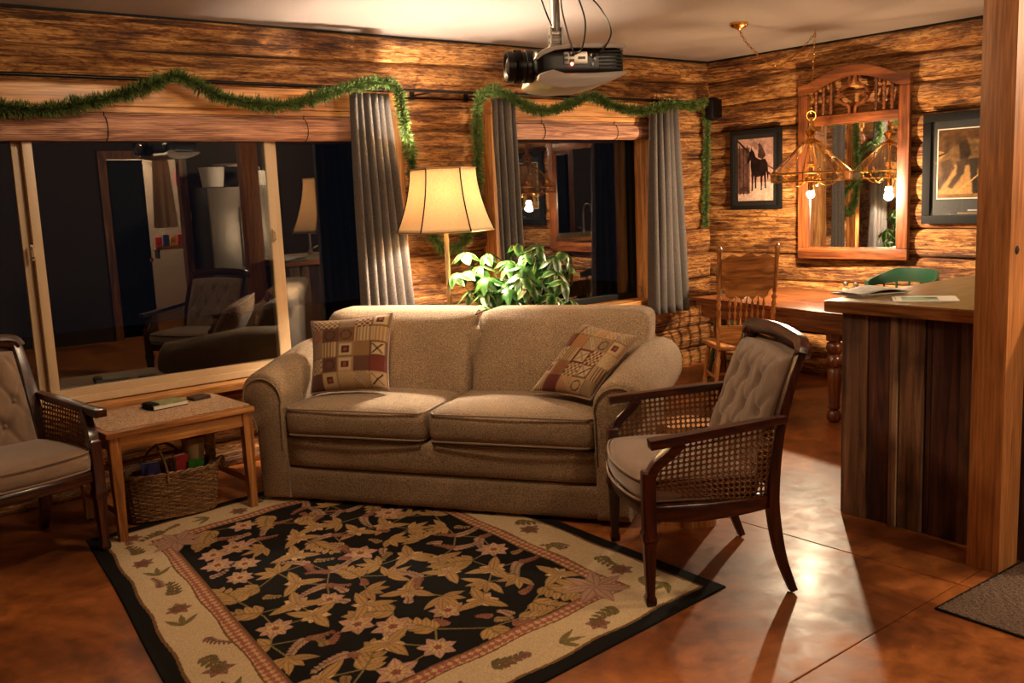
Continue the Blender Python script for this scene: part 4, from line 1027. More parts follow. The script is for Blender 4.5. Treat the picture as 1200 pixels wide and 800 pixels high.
def captain(label, loc, rz):
    t = thing('captain_chair', label, 'chair', loc, rz, 'green captain chairs at the dining table')
    MB().rbox(-.23, .23, -.23, .22, .43, .465, .02, 8, fn=lambda p: Vector((p.x*(1-.12*max(0, -p.y/.23)**2), p.y, p.z))).build('seat', 'green', t)
    def arc(a, z, R_=.27): return Vector((R_*math.sin(a), -R_*.92*math.cos(a)+.02, z))
    A = [-1.75+3.5*i/40 for i in range(41)]
    m = MB(); vs = []; fs = []
    for a in A:
        k = abs(a)/1.75; hh = .05 if k > .75 else .10-.0*k; hh = .10-.06*max(0, (k-.45)/.55); zc = .86-.06*max(0, (k-.4)/.6)
        for R_, z in ((.255, zc-hh/2), (.277, zc-hh/2), (.285, zc+hh/2), (.262, zc+hh/2)): vs.append(arc(a, z, R_))
    n = len(A)
    for i in range(n-1):
        for j in range(4): fs.append((i*4+j, i*4+(j+1) % 4, (i+1)*4+(j+1) % 4, (i+1)*4+j))
    fs += [(0, 1, 2, 3), tuple((n-1)*4+j for j in (3, 2, 1, 0))]
    m.add(vs, fs).build('back_rail', 'green', t, bevel=.004, angle=50)
    for k in range(9):
        a = -1.45+2.9*k/8; p0 = arc(a, .46, .215); p1 = arc(a, .80 if abs(a) > 1 else .82, .267); MB().tube([p0, (p0+p1)/2, p1], [.007, .011, .008], 8).build('spindle', 'green', t)
    for sx in (-1, 1):
        for sy in (-1, 1): MB().tube([(sx*.235, sy*.225, 0), (sx*.205, sy*.19, .22), (sx*.175, sy*.165, .435)], [.013, .019, .014], 10).build('leg', 'green', t)
    for s in (-1, 1): MB().tube([(s*.215, -.2, .17), (s*.215, .2, .17)], .009, 8).build('rung', 'green', t)
    MB().tube([(-.215, 0, .17), (.215, 0, .17)], .009, 8).build('rung', 'green', t)
    return t
g1 = Vector((6.78, 3.70, 0)); cp1 = captain('green painted captain chair between dining table and the mirror wall', (g1.x, g1.y, 0), PI/2+da); cp1.scale = (1, 1, 1.06)
g2 = DT @ Vector((.74, 1.74, 0)); cp2 = copy_tree(cp1); cp2.location = (g2.x, g2.y, 0); cp2.rotation_euler = (0, 0, da+PI+math.radians(10)); cp2['label'] = 'green painted captain chair at the window end of the dining table'
def shaker(px, label, c):
    p = DT @ Vector((.90, px, DZ)); t = thing('shaker', label, 'shaker', (p.x, p.y, DZ), 0, 'salt and pepper shakers')
    MB().lathe([(.001, .001), (.026, .001), (.030, .02), (.026, .045), (.016, .06), (.016, .068)], 20, cap=False).build('jar', 'clear', t)
    MB().lathe([(.001, .003), (.025, .003), (.028, .02), (.024, .042), (.001, .043)], 20).build('contents', c, t)
    MB().lathe([(.019, .064), (.020, .085), (.014, .094), (.001, .096)], 20).build('cap', 'steel', t)
shaker(.80, 'small glass salt shaker with white salt on the dining table', 'white'); shaker(.70, 'small glass pepper shaker with darker contents on the dining table', plain('pepper', rgb(150, 128, 100), .9, var=.4, vs=200))

# ---------------- papers on the bar
def on_bar(px, py): return onz(px, py, BT)
p = on_bar(1010, 345); mg = thing('newspaper', 'folded grey newspaper heap with curled pages on the countertop', 'newspaper', (p.x+.03, p.y-.02, BT+.001), math.radians(-24))
for k in range(4):
    def sheet(u, v, k=k): return ((u-.5)*.30+.008*k, (v-.5)*.22+.01*math.sin(k*2), .004*k+.003+.016*math.sin(PI*u)**2*(k == 3)+.006*math.sin(6*u+k)*v*(k > 1))
    o = MB().grid(sheet, 16, 6).build('sheet', plain('newsprint_%d' % k, rgb(176-6*k, 166-6*k, 152-6*k), .7, var=.35, vs=35), mg); md = o.modifiers.new('t', 'SOLIDIFY'); md.thickness = .0015
p = on_bar(1083, 351); en = thing('brochure', 'white brochure with a green panel lying on the countertop', 'brochure', (p.x, p.y, BT+.001), math.radians(-58))
MB().bb(-.14, .14, -.10, .10, 0, .0025).build('sheet', 'paper', en, smooth=False); MB().bb(-.125, .145, -.095, .105, .0026, .005).build('sheet', 'paper', en, smooth=False)
MB().bb(-.10, .06, -.07, .06, .0051, .0056).build('printed_panel', plain('green_panel', rgb(110, 150, 116), .6, var=.15, vs=10), en, smooth=False)
MB().lathe([(.03, 0), (.001, .0004)], 12, (.03, .02, .0056), cap=False).build('printed_mark', 'iron', en)

# ================================================================== PENDANT LAMP
DX, DY = 6.41, 4.235
pd = thing('pendant_lamp', 'brass and glass eight-sided pendant lamp on a swagged chain over the dining table', 'lamp', (DX, DY, 0))
zr0, zr1, zt0 = 1.655, 1.715, 1.935; Rr, Rt = .300, .065
def oc(k, r_, z): return Vector((r_*math.cos(2*PI*(k+.5)/8), r_*math.sin(2*PI*(k+.5)/8), z))
shp = MB().tube([oc(k, Rr, zr1) for k in range(8)], .007, 6, closed=True).build('shade_rim', 'brass', pd)
MB().tube([oc(k, Rr*.985, zr0) for k in range(8)], .006, 6, closed=True).build('rim_band', 'brass', shp)
MB().tube([oc(k, Rt, zt0) for k in range(8)], .006, 6, closed=True).build('rim_band', 'brass', shp)
for k in range(8):
    MB().add([oc(k, Rr, zr1), oc(k+1, Rr, zr1), oc(k+1, Rt, zt0), oc(k, Rt, zt0)], [(0, 1, 2, 3)]).build('glass_panel', 'clear', pd, smooth=False)
    MB().add([oc(k, Rr*.985, zr0), oc(k+1, Rr*.985, zr0), oc(k+1, Rr, zr1), oc(k, Rr, zr1)], [(0, 1, 2, 3)]).build('glass_panel', 'clear', pd, smooth=False)
    MB().tube([oc(k, Rr*.985, zr0), oc(k, Rr, zr1), oc(k, Rt, zt0)], .0042, 6).build('came', 'brass', pd)
MB().lathe([(.07, zt0-.006), (.075, zt0+.004), (.05, zt0+.02), (.03, zt0+.03), (.026, zt0+.05), (.045, zt0+.075), (.05, zt0+.09), (.03, zt0+.105), (.018, zt0+.12), (.024, zt0+.14), (.016, zt0+.155), (.008, zt0+.17)], 20).build('crown', 'brass', pd, angle=60)
MB().lathe([(.012, zt0), (.012, 1.80), (.03, 1.79), (.034, 1.76), (.02, 1.74), (.014, 1.70), (.04, 1.69), (.045, 1.665), (.02, 1.64), (.022, 1.60), (.02, 1.575)], 16).build('stem', 'brass', pd, angle=60)
for k in range(5):
    a = 2*PI*k/5+.3; D_ = Vector((math.cos(a), math.sin(a), 0)); P = []
    for i in range(22):
        q = i/21; ang = -PI/2+q*PI*1.5
        if q < .55: P.append(D_*(.04+.16*q/.55)+Vector((0, 0, 1.665-.045*math.sin(q/.55*PI))))
        else:
            w_ = (q-.55)/.45; P.append(D_*(.20+.028*math.sin(w_*PI*1.4))+Vector((0, 0, 1.665+.028*(1-math.cos(w_*PI*1.4)))))
    MB().tube(P, .0055, 6).build('scroll_arm', 'brass', pd)
    MB().lathe([(.012, 0), (.016, .01), (.008, .03), (.010, .05), (.001, .055)], 10, tuple(D_*.195+Vector((0, 0, 1.70)))).build('candle_cup', 'brass', pd)
MB().lathe([(.001, 1.525), (.020, 1.53), (.030, 1.55), (.026, 1.575), (.014, 1.585), (.001, 1.585)], 16).build('bulb', emit('pendant_bulb', (1, .86, .66, 1), 30), pd)
lamp_light('pendant_light', (DX, DY, 1.50), PEND_W, AMBER, .035)
zr = zt0+.20
MB().tube([(.034*math.cos(a), 0, zr+.034*math.sin(a)) for a in [i*PI/12 for i in range(24)]], .005, 6, closed=True).build('hanging_ring', 'brass', pd, rot=(0, 0, -.68))
lk = MB().tube([(.0075*math.cos(a), 0, (.016*math.sin(a))) for a in [i*PI/7 for i in range(14)]], .0022, 5, closed=True).build('chain_link', 'brass', pd)
def chain(P):
    global lk
    A = np.array([tuple(p) for p in crom(P, 10)]); seg = np.linalg.norm(np.diff(A, axis=0), axis=1); cum = np.concatenate([[0], np.cumsum(seg)])
    n = int(cum[-1]/.0265)
    for i in range(n):
        s_ = cum[-1]*(i+.5)/n; c = Vector([np.interp(s_, cum, A[:, k]) for k in range(3)]); c2 = Vector([np.interp(s_+.01, cum, A[:, k]) for k in range(3)]); c1 = Vector([np.interp(s_-.01, cum, A[:, k]) for k in range(3)])
        o = inst(lk, pd, c); o.rotation_mode = 'QUATERNION'; o.rotation_quaternion = (c2-c1).normalized().to_track_quat('Z', 'Y') @ Matrix.Rotation(PI/2*(i % 2)+.4, 3, 'Z').to_quaternion()
cn = Vector((5.694-DX, 4.343-DY, 2.767))
hk = Vector((.06, .01, ZC))
chain([(0, 0, zr+.03), (.02, 0, 2.45), hk-Vector((0, 0, .03))])
chain([cn-Vector((0, 0, .045)), cn+Vector((.12, 0, -.15)), cn+Vector((.42, 0, -.27)), cn+Vector((.72, 0, -.15)), hk-Vector((0, 0, .03))])
lk.location = (0, 0, zr+.02)
MB().tube([hk, hk-Vector((0, 0, .03)), hk+Vector((.012, 0, -.045)), hk+Vector((.0, 0, -.055))], .003, 6).build('ceiling_hook', 'brass', pd)
MB().lathe([(.065, 0), (.065, -.012), (.05, -.028), (.02, -.038), (.008, -.048)], 24, tuple(cn)).build('ceiling_canopy', 'brass', pd)

# ================================================================== MIRROR   (faces -X; local x = -Y world, so it reads left to right)
XM = 7.105
def wallthing(name, label, cat, yc, z, group=None): return thing(name, label, cat, (XM, yc, z), -PI/2, group)      # local x -> -Y, local y -> +X, front is local -y
for a in 'xyz': MT['mahog_'+a] = wood('mirror_oak_'+a, rgb(74, 36, 15), rgb(116, 62, 28), rgb(146, 84, 42), axis=a, rough=.38, coat=.2)
mw, mh = .935, 1.415; my = 4.28; mz = 1.015
mr = thing('carved_mirror', 'tall carved oak wall mirror with an arched fretwork top', 'mirror', (7.075, my, mz), -PI/2+math.radians(4))
fw = .088
MB().bb(-mw/2, mw/2, -.05, 0, 0, fw).build('bottom_rail', 'mahog_x', mr, bevel=.01)
for s in (-1, 1): MB().bb(s*mw/2, s*(mw/2-fw), -.05, 0, fw+.001, mh-.087).build('stile', 'mahog_z', mr, bevel=.01)
gz = 1.085
MB().bb(-mw/2+fw+.001, mw/2-fw-.001, -.046, 0, gz, gz+.07).build('middle_rail', 'mahog_x', mr, bevel=.008)
g_ = MB().add([(-mw/2+fw-.005, -.022, fw-.005), (mw/2-fw+.005, -.022, fw-.005), (mw/2-fw+.005, -.022, gz+.005), (-mw/2+fw-.005, -.022, gz+.005)], [(0, 1, 2, 3)]).build('mirror_glass', 'mirror', mr, smooth=False)
MB().frame(-mw/2+fw-.004, mw/2-fw+.004, -.036, -.024, fw-.004, gz+.004, .012).build('inner_bead', 'mahog_z', mr)
def arch(x, top=True):
    u = abs(x)/(mw/2); base = mh+.115*max(0, math.cos(min(1, u/.86)*PI/2))**1.15; return base
n = 40; vs = []; fs = []
for i in range(n+1):
    x = -mw/2+mw*i/n; zt_ = arch(x); zb2 = zt_-.085
    for z in (zb2, zt_):
        for y in (-.05, 0): vs.append((x, y, z))
for i in range(n):
    o = i*4; fs += [(o, o+4, o+6, o+2), (o+1, o+3, o+7, o+5), (o, o+1, o+5, o+4), (o+2, o+6, o+7, o+3)]
fs += [(0, 2, 3, 1), (n*4, n*4+1, n*4+3, n*4+2)]
MB().add(vs, fs).build('arched_rail', 'mahog_x', mr, angle=40)
# fretwork star: four concave arms around a pointed diamond
fz = (gz+.07+arch(0)-.085)/2; fh = (arch(0)-.085-gz-.07)/2
for sx in (-1, 1):
    P = crom([(sx*.025, fz+fh), (sx*.032, fz+fh*.62), (sx*.095, fz+fh*.36), (sx*.125, fz+fh*.12), (sx*.100, fz), (sx*.125, fz-fh*.12), (sx*.095, fz-fh*.36), (sx*.032, fz-fh*.62), (sx*.025, fz-fh)] and [Vector((sx*.025, -.02, fz+fh)), Vector((sx*.032, -.02, fz+fh*.62)), Vector((sx*.092, -.02, fz+fh*.40)), Vector((sx*.118, -.02, fz+fh*.14)), Vector((sx*.082, -.02, fz)), Vector((sx*.118, -.02, fz-fh*.14)), Vector((sx*.092, -.02, fz-fh*.40)), Vector((sx*.032, -.02, fz-fh*.62)), Vector((sx*.025, -.02, fz-fh))], 5)
    MB().tube(P, .024, 4, flat=(1.1, .6)).build('fretwork', 'mahog_z', mr, angle=40)
    for k in range(3):
        x = sx*(.19+.065*k); z1_ = arch(x)-.085; z0_ = gz+.07; P = []; R_ = []
        for i in range(19): P.append((x, -.022, z0_+(z1_-z0_)*i/18)); R_.append(.009+.008*abs(math.sin(i*PI/3)))
        MB().tube(P, R_, 8).build('spindle', 'mahog_z', mr, angle=60)

# ================================================================== FRAMED PICTURES
def inpoly(u, v, poly):
    r_ = np.zeros(u.shape, bool); n = len(poly); j = n-1
    for i in range(n):
        xi, yi = poly[i]; xj, yj = poly[j]
        c = ((yi > v) != (yj > v)) & (u < (xj-xi)*(v-yi)/(yj-yi+1e-12)+xi); r_ ^= c; j = i
    return r_
def fbm(nx, ny, seed, base=4, oct=5):
    r_ = np.random.default_rng(seed); out = np.zeros((nx, ny)); amp = 1.
    for o in range(oct):
        n = base*2**o; g0 = r_.random((n+2, n+2)); x = np.linspace(0, n, nx); y = np.linspace(0, n, ny); i = x.astype(int); j = y.astype(int); fx = (x-i)[:, None]; fy = (y-j)[None]
        out += amp*((g0[i][:, j]*(1-fx)+g0[i+1][:, j]*fx)*(1-fy)+(g0[i][:, j+1]*(1-fx)+g0[i+1][:, j+1]*fx)*fy); amp *= .5
    return (out-out.min())/(out.max()-out.min())
MT['photo'] = attrmat('photo_print', .35, 50, .0, 0)
def print_sheet(parent, x0, x1, z0, z1, fn, y, nx=120, ny=150):
    u, v = np.meshgrid(np.linspace(0, 1, nx), np.linspace(0, 1, ny), indexing='ij'); C = fn(u, v, nx, ny)
    V = np.stack([x0+(x1-x0)*u, np.full(u.shape, y), z0+(z1-z0)*v], -1).reshape(-1, 3); idx = np.arange(nx*ny).reshape(nx, ny)
    F = np.stack([idx[:-1, :-1], idx[1:, :-1], idx[1:, 1:], idx[:-1, 1:]], -1).reshape(-1, 4)
    me = bpy.data.meshes.new('print'); me.from_pydata(V.tolist(), [], F.tolist()); ca = me.color_attributes.new('Col', 'FLOAT_COLOR', 'POINT')
    ca.data.foreach_set('color', np.concatenate([C.reshape(-1, 3), np.ones((nx*ny, 1))], 1).astype(np.float32).ravel()); me.materials.append(MT['photo'])
    o = bpy.data.objects.new('print', me); col.objects.link(o); o.parent = parent; return o
def lin(*c): return np.array(rgb(*c)[:3])
def horse_street(u, v, nx, ny):
    f = fbm(nx, ny, 5, 5); f2 = fbm(nx, ny, 8, 14, 4)
    C = lin(196, 150, 128)[None, None]*(.55+.7*f[..., None])
    C[v < .30] = (lin(214, 178, 156)*1.0)[None]*(.75+.4*f2[v < .30][:, None])
    hill = inpoly(u, v, [(.25, .95), (1, .99), (1, .72), (.6, .78), (.35, .9)]); C[hill] = lin(170, 128, 112)*(.5+.8*f2[hill][:, None])
    left = (u < .34) & (v > .12) & (v < .86); C[left] = lin(104, 72, 62)[None]*(.25+1.3*f2[left][:, None])
    for a in (.05, .16, .27): mk = (abs(u-a) < .014) & (v > .1) & (v < .9); C[mk] = lin(48, 32, 28)
    beam = abs(v-(.98-.62*u)) < .022; C[beam & (u < .95)] = lin(38, 24, 22); beam2 = abs(v-(.90-.40*u)) < .012; C[beam2 & (u > .3)] = lin(70, 46, 40)
    hm = inpoly(u, v, [(.40, .42), (.36, .56), (.37, .66), (.30, .60), (.27, .63), (.31, .74), (.37, .82), (.385, .87), (.41, .83), (.47, .78), (.52, .68), (.66, .66), (.78, .67), (.84, .60), (.87, .40), (.85, .30), (.82, .42), (.80, .48), (.78, .40), (.62, .39), (.54, .38)])
    for x0, x1, zt, zb in ((.42, .41, .46, .16), (.50, .505, .45, .20), (.68, .665, .46, .17), (.765, .785, .48, .20)):
        t_ = np.clip((zt-v)/(zt-zb), 0, 1); hm |= (abs(u-(x0+(x1-x0)*t_)) < .036-.020*t_+.008*(t_ > .93)) & (v < zt) & (v > zb)
    hm2 = inpoly(u, v, [(.56, .70), (.60, .84), (.57, .90), (.63, .93), (.70, .86), (.80, .72), (.70, .66)])
    C[hm2] = lin(70, 48, 42)[None]*(.5+1.0*f2[hm2][:, None]); C[hm] = lin(30, 19, 18)[None]*(.5+1.3*f2[hm][:, None])
    dog = inpoly(u, v, [(.06, .10), (.08, .22), (.30, .24), (.32, .10), (.26, .16), (.12, .16)]); C[dog] = lin(60, 40, 36)
    return C
def soft(m, k=2):
    m = m.astype(float)
    for _ in range(k):
        p = np.pad(m, 1, mode='edge'); m = (p[:-2, 1:-1]+p[2:, 1:-1]+p[1:-1, :-2]+p[1:-1, 2:]+2*m)/6
    return m[..., None]
def horse_sepia(u, v, nx, ny):
    f = fbm(nx, ny, 15, 4); f2 = fbm(nx, ny, 18, 16, 4)
    C = lin(184, 146, 92)[None, None]*(.75+.45*f[..., None])
    up = v > .70-.12*np.sin(u*3); C[up] = lin(104, 76, 48)[None]*(.45+1.1*f2[up][:, None])
    C[(abs(v-(.62+.42*u)) < .014)] = lin(70, 50, 34)
    u2 = u+.03*(f2-.5); v2 = v+.03*(f-.5)
    def lay(poly, c, k=3, tex=.9):
        nonlocal C
        m = soft(inpoly(u2, v2, poly), k); C = C*(1-m)+m*lin(*c)*(1-tex/2+tex*f2[..., None])
    lay([(-.05, .30), (.02, .55), (.14, .70), (.26, .80), (.40, .86), (.56, .84), (.60, .62), (.50, .50), (.36, .46), (.24, .50), (.12, .40), (.04, .22)], (128, 98, 64))
    lay([(.26, .80), (.38, .86), (.42, .66), (.38, .46), (.30, .50)], (66, 48, 32))
    lay([(.04, .52), (.16, .58), (.22, .44), (.14, .30), (.02, .12), (-.04, .16), (.06, .34)], (88, 66, 42))
    lay([(.24, .54), (.36, .52), (.34, .34), (.20, .14), (.13, .16), (.24, .34)], (74, 54, 35))
    lay([(.38, .56), (.54, .56), (.52, .36), (.56, .06), (.45, .05), (.43, .32)], (38, 27, 18))
    lay([(.52, .98), (.66, 1.0), (.82, .96), (.86, .78), (.76, .62), (.62, .58), (.54, .70)], (140, 112, 80))
    lay([(.60, .66), (.74, .70), (.92, .62), (.90, .46), (.70, .44), (.60, .52)], (36, 26, 18))
    lay([(.56, .54), (.70, .56), (.72, .42), (.66, .24), (.58, .22), (.54, .36)], (118, 92, 64))
    lay([(.57, .27), (.66, .28), (.66, .20), (.60, .18)], (44, 32, 22), 2)
    lay([(.66, .44), (.78, .44), (.86, .20), (.84, .05), (.74, .05), (.72, .24)], (30, 22, 15))
    lay([(.78, .54), (1.02, .60), (1.02, .08), (.88, .08), (.84, .28)], (192, 164, 122))
    lay([(.58, .92), (.68, .98), (.74, .86), (.66, .80)], (190, 164, 126), 2)
    for p, q in (((.56, .44), (.71, .46)), ((.57, .36), (.69, .36)), ((.56, .36), (.26, .08))):
        d = np.abs((q[0]-p[0])*(p[1]-v)-(p[0]-u)*(q[1]-p[1]))/math.dist(p, q); t_ = ((u-p[0])*(q[0]-p[0])+(v-p[1])*(q[1]-p[1]))/math.dist(p, q)**2
        C[(d < .010) & (t_ > 0) & (t_ < 1)] = lin(196, 160, 104) if p[1] == .36 else lin(40, 28, 20)
    C[v < .06] = lin(150, 116, 74)[None]*(.6+.7*f2[v < .06][:, None])
    return C**1.22
def picture(name, label, y_left, y_right, z0, z1, fw_, mat_w, fn, inset, line=False):
    w_ = y_left-y_right; h = z1-z0; t = wallthing(name, label, 'picture', (y_left+y_right)/2, z0)
    MB().frame(-w_/2, w_/2, -.032, 0, 0, h, fw_).build('frame', 'blackmat', t, bevel=.004)
    MB().bb(-w_/2+fw_-.004, w_/2-fw_+.004, -.012, -.004, fw_-.004, h-fw_+.004).build('mat_board', plain('picture_mat_'+name, rgb(30, 27, 24), .6), t, smooth=False)
    a, b, c, d = inset
    print_sheet(t, -w_/2+a, w_/2-b, c, h-d, fn, -.0135)
    if line:
        MB().frame(-w_/2+a-.008, w_/2-b+.008, -.016, -.0125, c-.008, h-d+.008, .008).build('mat_bevel', 'paper', t)
        MB().bb(-.055, .055, -.0145, -.0122, fw_+.030, fw_+.042).build('title_plate', 'grey', t)
        MB().bb(-.13, .13, -.0145, -.0122, fw_+.012, fw_+.018).build('caption_line', 'antique', t)
    MB().bb(-w_/2+fw_-.004, w_/2-fw_+.004, -.021, -.019, fw_-.004, h-fw_+.004)  .build('glazing', 'antiglare', t, smooth=False)
def wy(px, py): return onx(px, py, XM).y
def wz(px, py): return onx(px, py, XM).z
picture('horse_photo', 'small black-framed photo of a dark horse by a snowy fence', wy(858, 200), wy(917, 200), wz(887, 245), wz(887, 152), .035, .05, horse_street, (.075, .085, .075, .075))
picture('horse_portrait', 'large black-framed sepia horse photo half behind the timber post', wy(1083, 200), wy(1083, 200)-.80, wz(1083, 262), wz(1083, 134.5), .062, .1, horse_sepia, (.115, .115, .19, .125), True)

# ================================================================== PROJECTOR
pj = CAM+ray(662, 80)*4.05
pr = thing('ceiling_projector', 'white and black video projector hanging from a ceiling pole', 'projector', (pj.x, pj.y, pj.z), math.radians(-28))
PT = Matrix.Translation(pj) @ Matrix.Rotation(math.radians(-28), 4, 'Z')
def shell(z0, z1, kx, ky):
    m = MB(); 
    return m
MB().rbox(-.165, .215, -.155, .155, -.055, .062, .03, 10).build('body', 'black', pr, angle=60)
MB().prism([(-.165, .020), (-.155, .040), (-.12, .060), (-.03, .074), (.10, .080), (.215, .073), (.222, .062), (.215, .056), (.0, .060), (-.08, .052), (-.13, .034), (-.155, .016)], -.163, .163, 'y').build('top_shell', 'white', pr, bevel=.006, angle=50)
MB().prism([(-.118, -.030), (-.150, -.042), (-.158, -.066), (-.130, -.086), (-.05, -.098), (.06, -.094), (.16, -.072), (.222, -.046), (.222, -.034), (.08, -.040), (-.04, -.040), (-.09, -.024)], -.163, .163, 'y').build('bottom_shell', 'white', pr, bevel=.008, angle=50)
LT = Matrix.Translation((-.165, -.055, .002)) @ Matrix.Rotation(-PI/2, 4, 'Y')
ln_ = MB().lathe([(.062, -.03), (.066, .0), (.066, .02), (.060, .022), (.060, .075), (.064, .078), (.064, .1), (.056, .1), (.045, .085), (.001, .085)], 32, T=LT).build('lens_barrel', 'black', pr, angle=40)
MB().lathe([(.043, .086), (.035, .094), (.018, .099), (.001, .1005)], 24, T=LT, cap=False).build('lens_glass', plain('lens_coating', rgb(60, 48, 44), .05, .3, 1.), ln_)
MB().lathe([(.067, .04), (.068, .045), (.068, .06), (.067, .064)], 32, T=LT, cap=False).build('focus_ring', 'iron', ln_)
m = MB()
for k in range(6): m.bb(.105, .205, -.1605, -.1535, -.028+.014*k, -.022+.014*k)
o = m.build('vent_grille', 'iron', pr)
pp_ = MB().rbox(-.045, .055, -.160, -.153, -.005, .045, .003, 4).build('port_panel', 'steel', pr)
for k, (x, z, w_) in enumerate(((-.035, .03, .014), (-.035, .012, .014), (-.012, .03, .02), (-.012, .010, .02), (.03, .02, .03))): MB().box((x, -.1605, z), (w_, .004, .010)).build('socket', 'black', pp_)
MB().lathe([(.006, 0), (.004, .004), (.001, .005)], 10, T=Matrix.Translation((-.012, -.161, -.004)) @ Matrix.Rotation(PI/2, 4, 'X')).build('status_light', emit('red_led', (1, .05, .03, 1), 40), pp_)
for x in (.07, .085, .075): MB().lathe([(.006, 0), (.006, .006), (.001, .006)], 10, T=Matrix.Translation((x, -.156, .03-(.015 if x > .08 else 0)-(.035 if x == .075 else 0))) @ Matrix.Rotation(PI/2, 4, 'X')).build('socket', 'grey', pr)
pxo = -.035
MB().bb(pxo-.035, pxo+.035, -.03, .03, .078, .090).build('mount_plate', 'grey', pr, bevel=.003)
m = MB(); m.bb(pxo-.028, pxo-.020, -.022, .022, .09, .165); m.bb(pxo+.020, pxo+.028, -.022, .022, .09, .165); m.tube([(pxo-.034, 0, .13), (pxo+.034, 0, .13)], .009, 10); m.tube([(pxo-.034, 0, .105), (pxo+.034, 0, .105)], .006, 8); m.build('swivel_bracket', 'grey', pr, angle=40)
MB().lathe([(.020, .15), (.020, .165), (.0195, ZC-pj.z-.012)], 20, (pxo, 0, 0)).build('pole', 'grey', pr, angle=40)
MB().lathe([(.06, ZC-pj.z-.012), (.06, ZC-pj.z)], 24, (pxo, 0, 0)).build('ceiling_plate', 'grey', pr)
H_ = ZC-pj.z
for P in ([(-.01, -.165, .03), (-.012, -.18, .05), (-.015, -.12, .12), (-.02, -.05, .26), (.01, -.03, .36), (pxo+.03, 0, H_)], [(.0, -.165, .035), (.02, -.20, .05), (.055, -.14, .16), (.05, -.06, .28), (.02, -.03, .4), (pxo+.04, .01, H_)], [(.075, -.16, .03), (.10, -.2, .035), (.16, -.15, .12), (.14, -.09, .22), (.07, -.05, .34), (.03, 0, H_)], [(pxo-.02, -.02, .17), (-.08, -.03, .22), (-.115, -.02, .34), (-.12, 0, .45), (-.1, 0, H_)]):
    MB().tube(crom(P, 8), .0035, 6).build('cable', 'black', pr)

# ================================================================== DOOR MAT
mt = thing('door_mat', 'grey-brown ribbed woven floor mat at the foot of the timber post', 'mat', (3.43, 1.705, .001), math.radians(-2.5))
def matf(u, v):
    x, y = u*.69, -v*1.05; e = min(u, 1-u, v, 1-v) < .001
    return (x, y, 0 if e else .008+.004*math.sin(x*2*PI/.034)*math.sin(y*2*PI/.046+1.2*math.sin(x*2*PI/.068)))
MB().grid(matf, 170, 140).build('weave', fabric('mat_yarn', rgb(44, 32, 26), rgb(124, 98, 78), 160, .9, .6, 0), mt, angle=180)['kind'] = 'stuff'
MB().tube([(0, 0, .004), (.69, 0, .004), (.69, -1.05, .004), (0, -1.05, .004)], .005, 6, closed=True).build('binding', 'blackmat', mt)

# ================================================================== THE KITCHEN SIDE (seen in the window reflections)
dk = (rgb(70, 40, 22), rgb(110, 68, 36), rgb(140, 92, 52)); MT['casing_z'] = wood('door_casing', *dk, axis='z')
dr = struct('door_1', 'black door standing open in a wooden door casing')
x0, x1, zt_ = DOOR
c_ = MB(); c_.bb(x0-.1, x0, YS-.13, YS+.02, 0, zt_+.1); c_.bb(x1, x1+.1, YS-.13, YS+.02, 0, zt_+.1); c_.bb(x0+.0005, x1-.0005, YS-.13, YS+.02, zt_, zt_+.1); c_.build('casing', 'casing_z', dr, smooth=False)
o = MB().bb(0, .46, -.02, .02, .01, zt_-.01).build('door_leaf', 'blackmat', dr, loc=(x0+.02, YS-.06, 0), rot=(0, 0, math.radians(-12)))
MB().lathe([(.012, 0), (.012, .04), (.028, .05), (.028, .075), (.001, .085)], 14, T=Matrix.Translation((.42, .02, 1.0)) @ Matrix.Rotation(-PI/2, 4, 'X')).build('door_handle', 'brass', o)
q = MB(); q.bb(2.6, 5.0, -3.1, -3.0, 0, ZC); q.bb(2.5, 2.6, -3.1, YS-.12, 0, ZC); q.bb(4.9, 5.0, -3.1, YS-.12, 0, ZC); q.build('wall_utility', plain('utility_wall_paint', rgb(150, 128, 104), .85), smooth=False)['kind'] = 'structure'
def hang(u, v, w_=.26, h=1.0): k = 1-v; return ((u-.5)*w_*(.75+.5*k), .02*math.sin(u*14+k)*(.5+k), 1.40+h*v)
t = thing('hanging_towel', 'beige cloth hanging from a hook inside the doorway', 'towel', (4.070, -1.75, 0)); o = MB().grid(hang, 30, 10).build('cloth', plain('beige_cloth', rgb(214, 180, 140), .9), t, angle=180)
MB().tube([(0, 0, 2.40), (0, -.03, 2.44), (0, -.06, 2.42), (0, -1.24, 2.42)], .006, 6).build('hook_rail', 'iron', t)
t = thing('pink_bag', 'bright pink bag hanging inside the doorway', 'bag', (4.320, -1.78, 0)); MB().rbox(-.06, .06, -.03, .03, 1.95, 2.15, .03, 6).build('pouch', plain('pink_cloth', rgb(220, 70, 90), .8, var=.3, vs=20), t); MB().tube(crom([(-.03, 0, 2.14), (-.01, 0, 2.28), (.01, 0, 2.28), (.03, 0, 2.14)], 5), .005, 6).build('strap', plain('red_strap', rgb(170, 30, 40), .8), t)
MB().tube(crom([(0, -.01, 1.96), (.02, -.01, 1.7), (-.01, 0, 1.35), (.01, 0, 1.1)], 5), .014, 6).build('cord', plain('red_cord', rgb(160, 24, 34), .8, var=.4, vs=20), t)
t = thing('wall_shelf', 'small shelf inside the doorway carrying packets', 'shelf', (4.200, -2.0, 1.12)); MB().bb(-.25, .25, -.10, .10, -.02, 0).build('board', 'pine_x', t); MB().bb(-.25, .25, .10, .115, -.02, .03).build('lip', 'pine_x', t)
MB().bb(-.22, -.2, -.1, .08, -.14, -.02).build('bracket', 'iron', t)
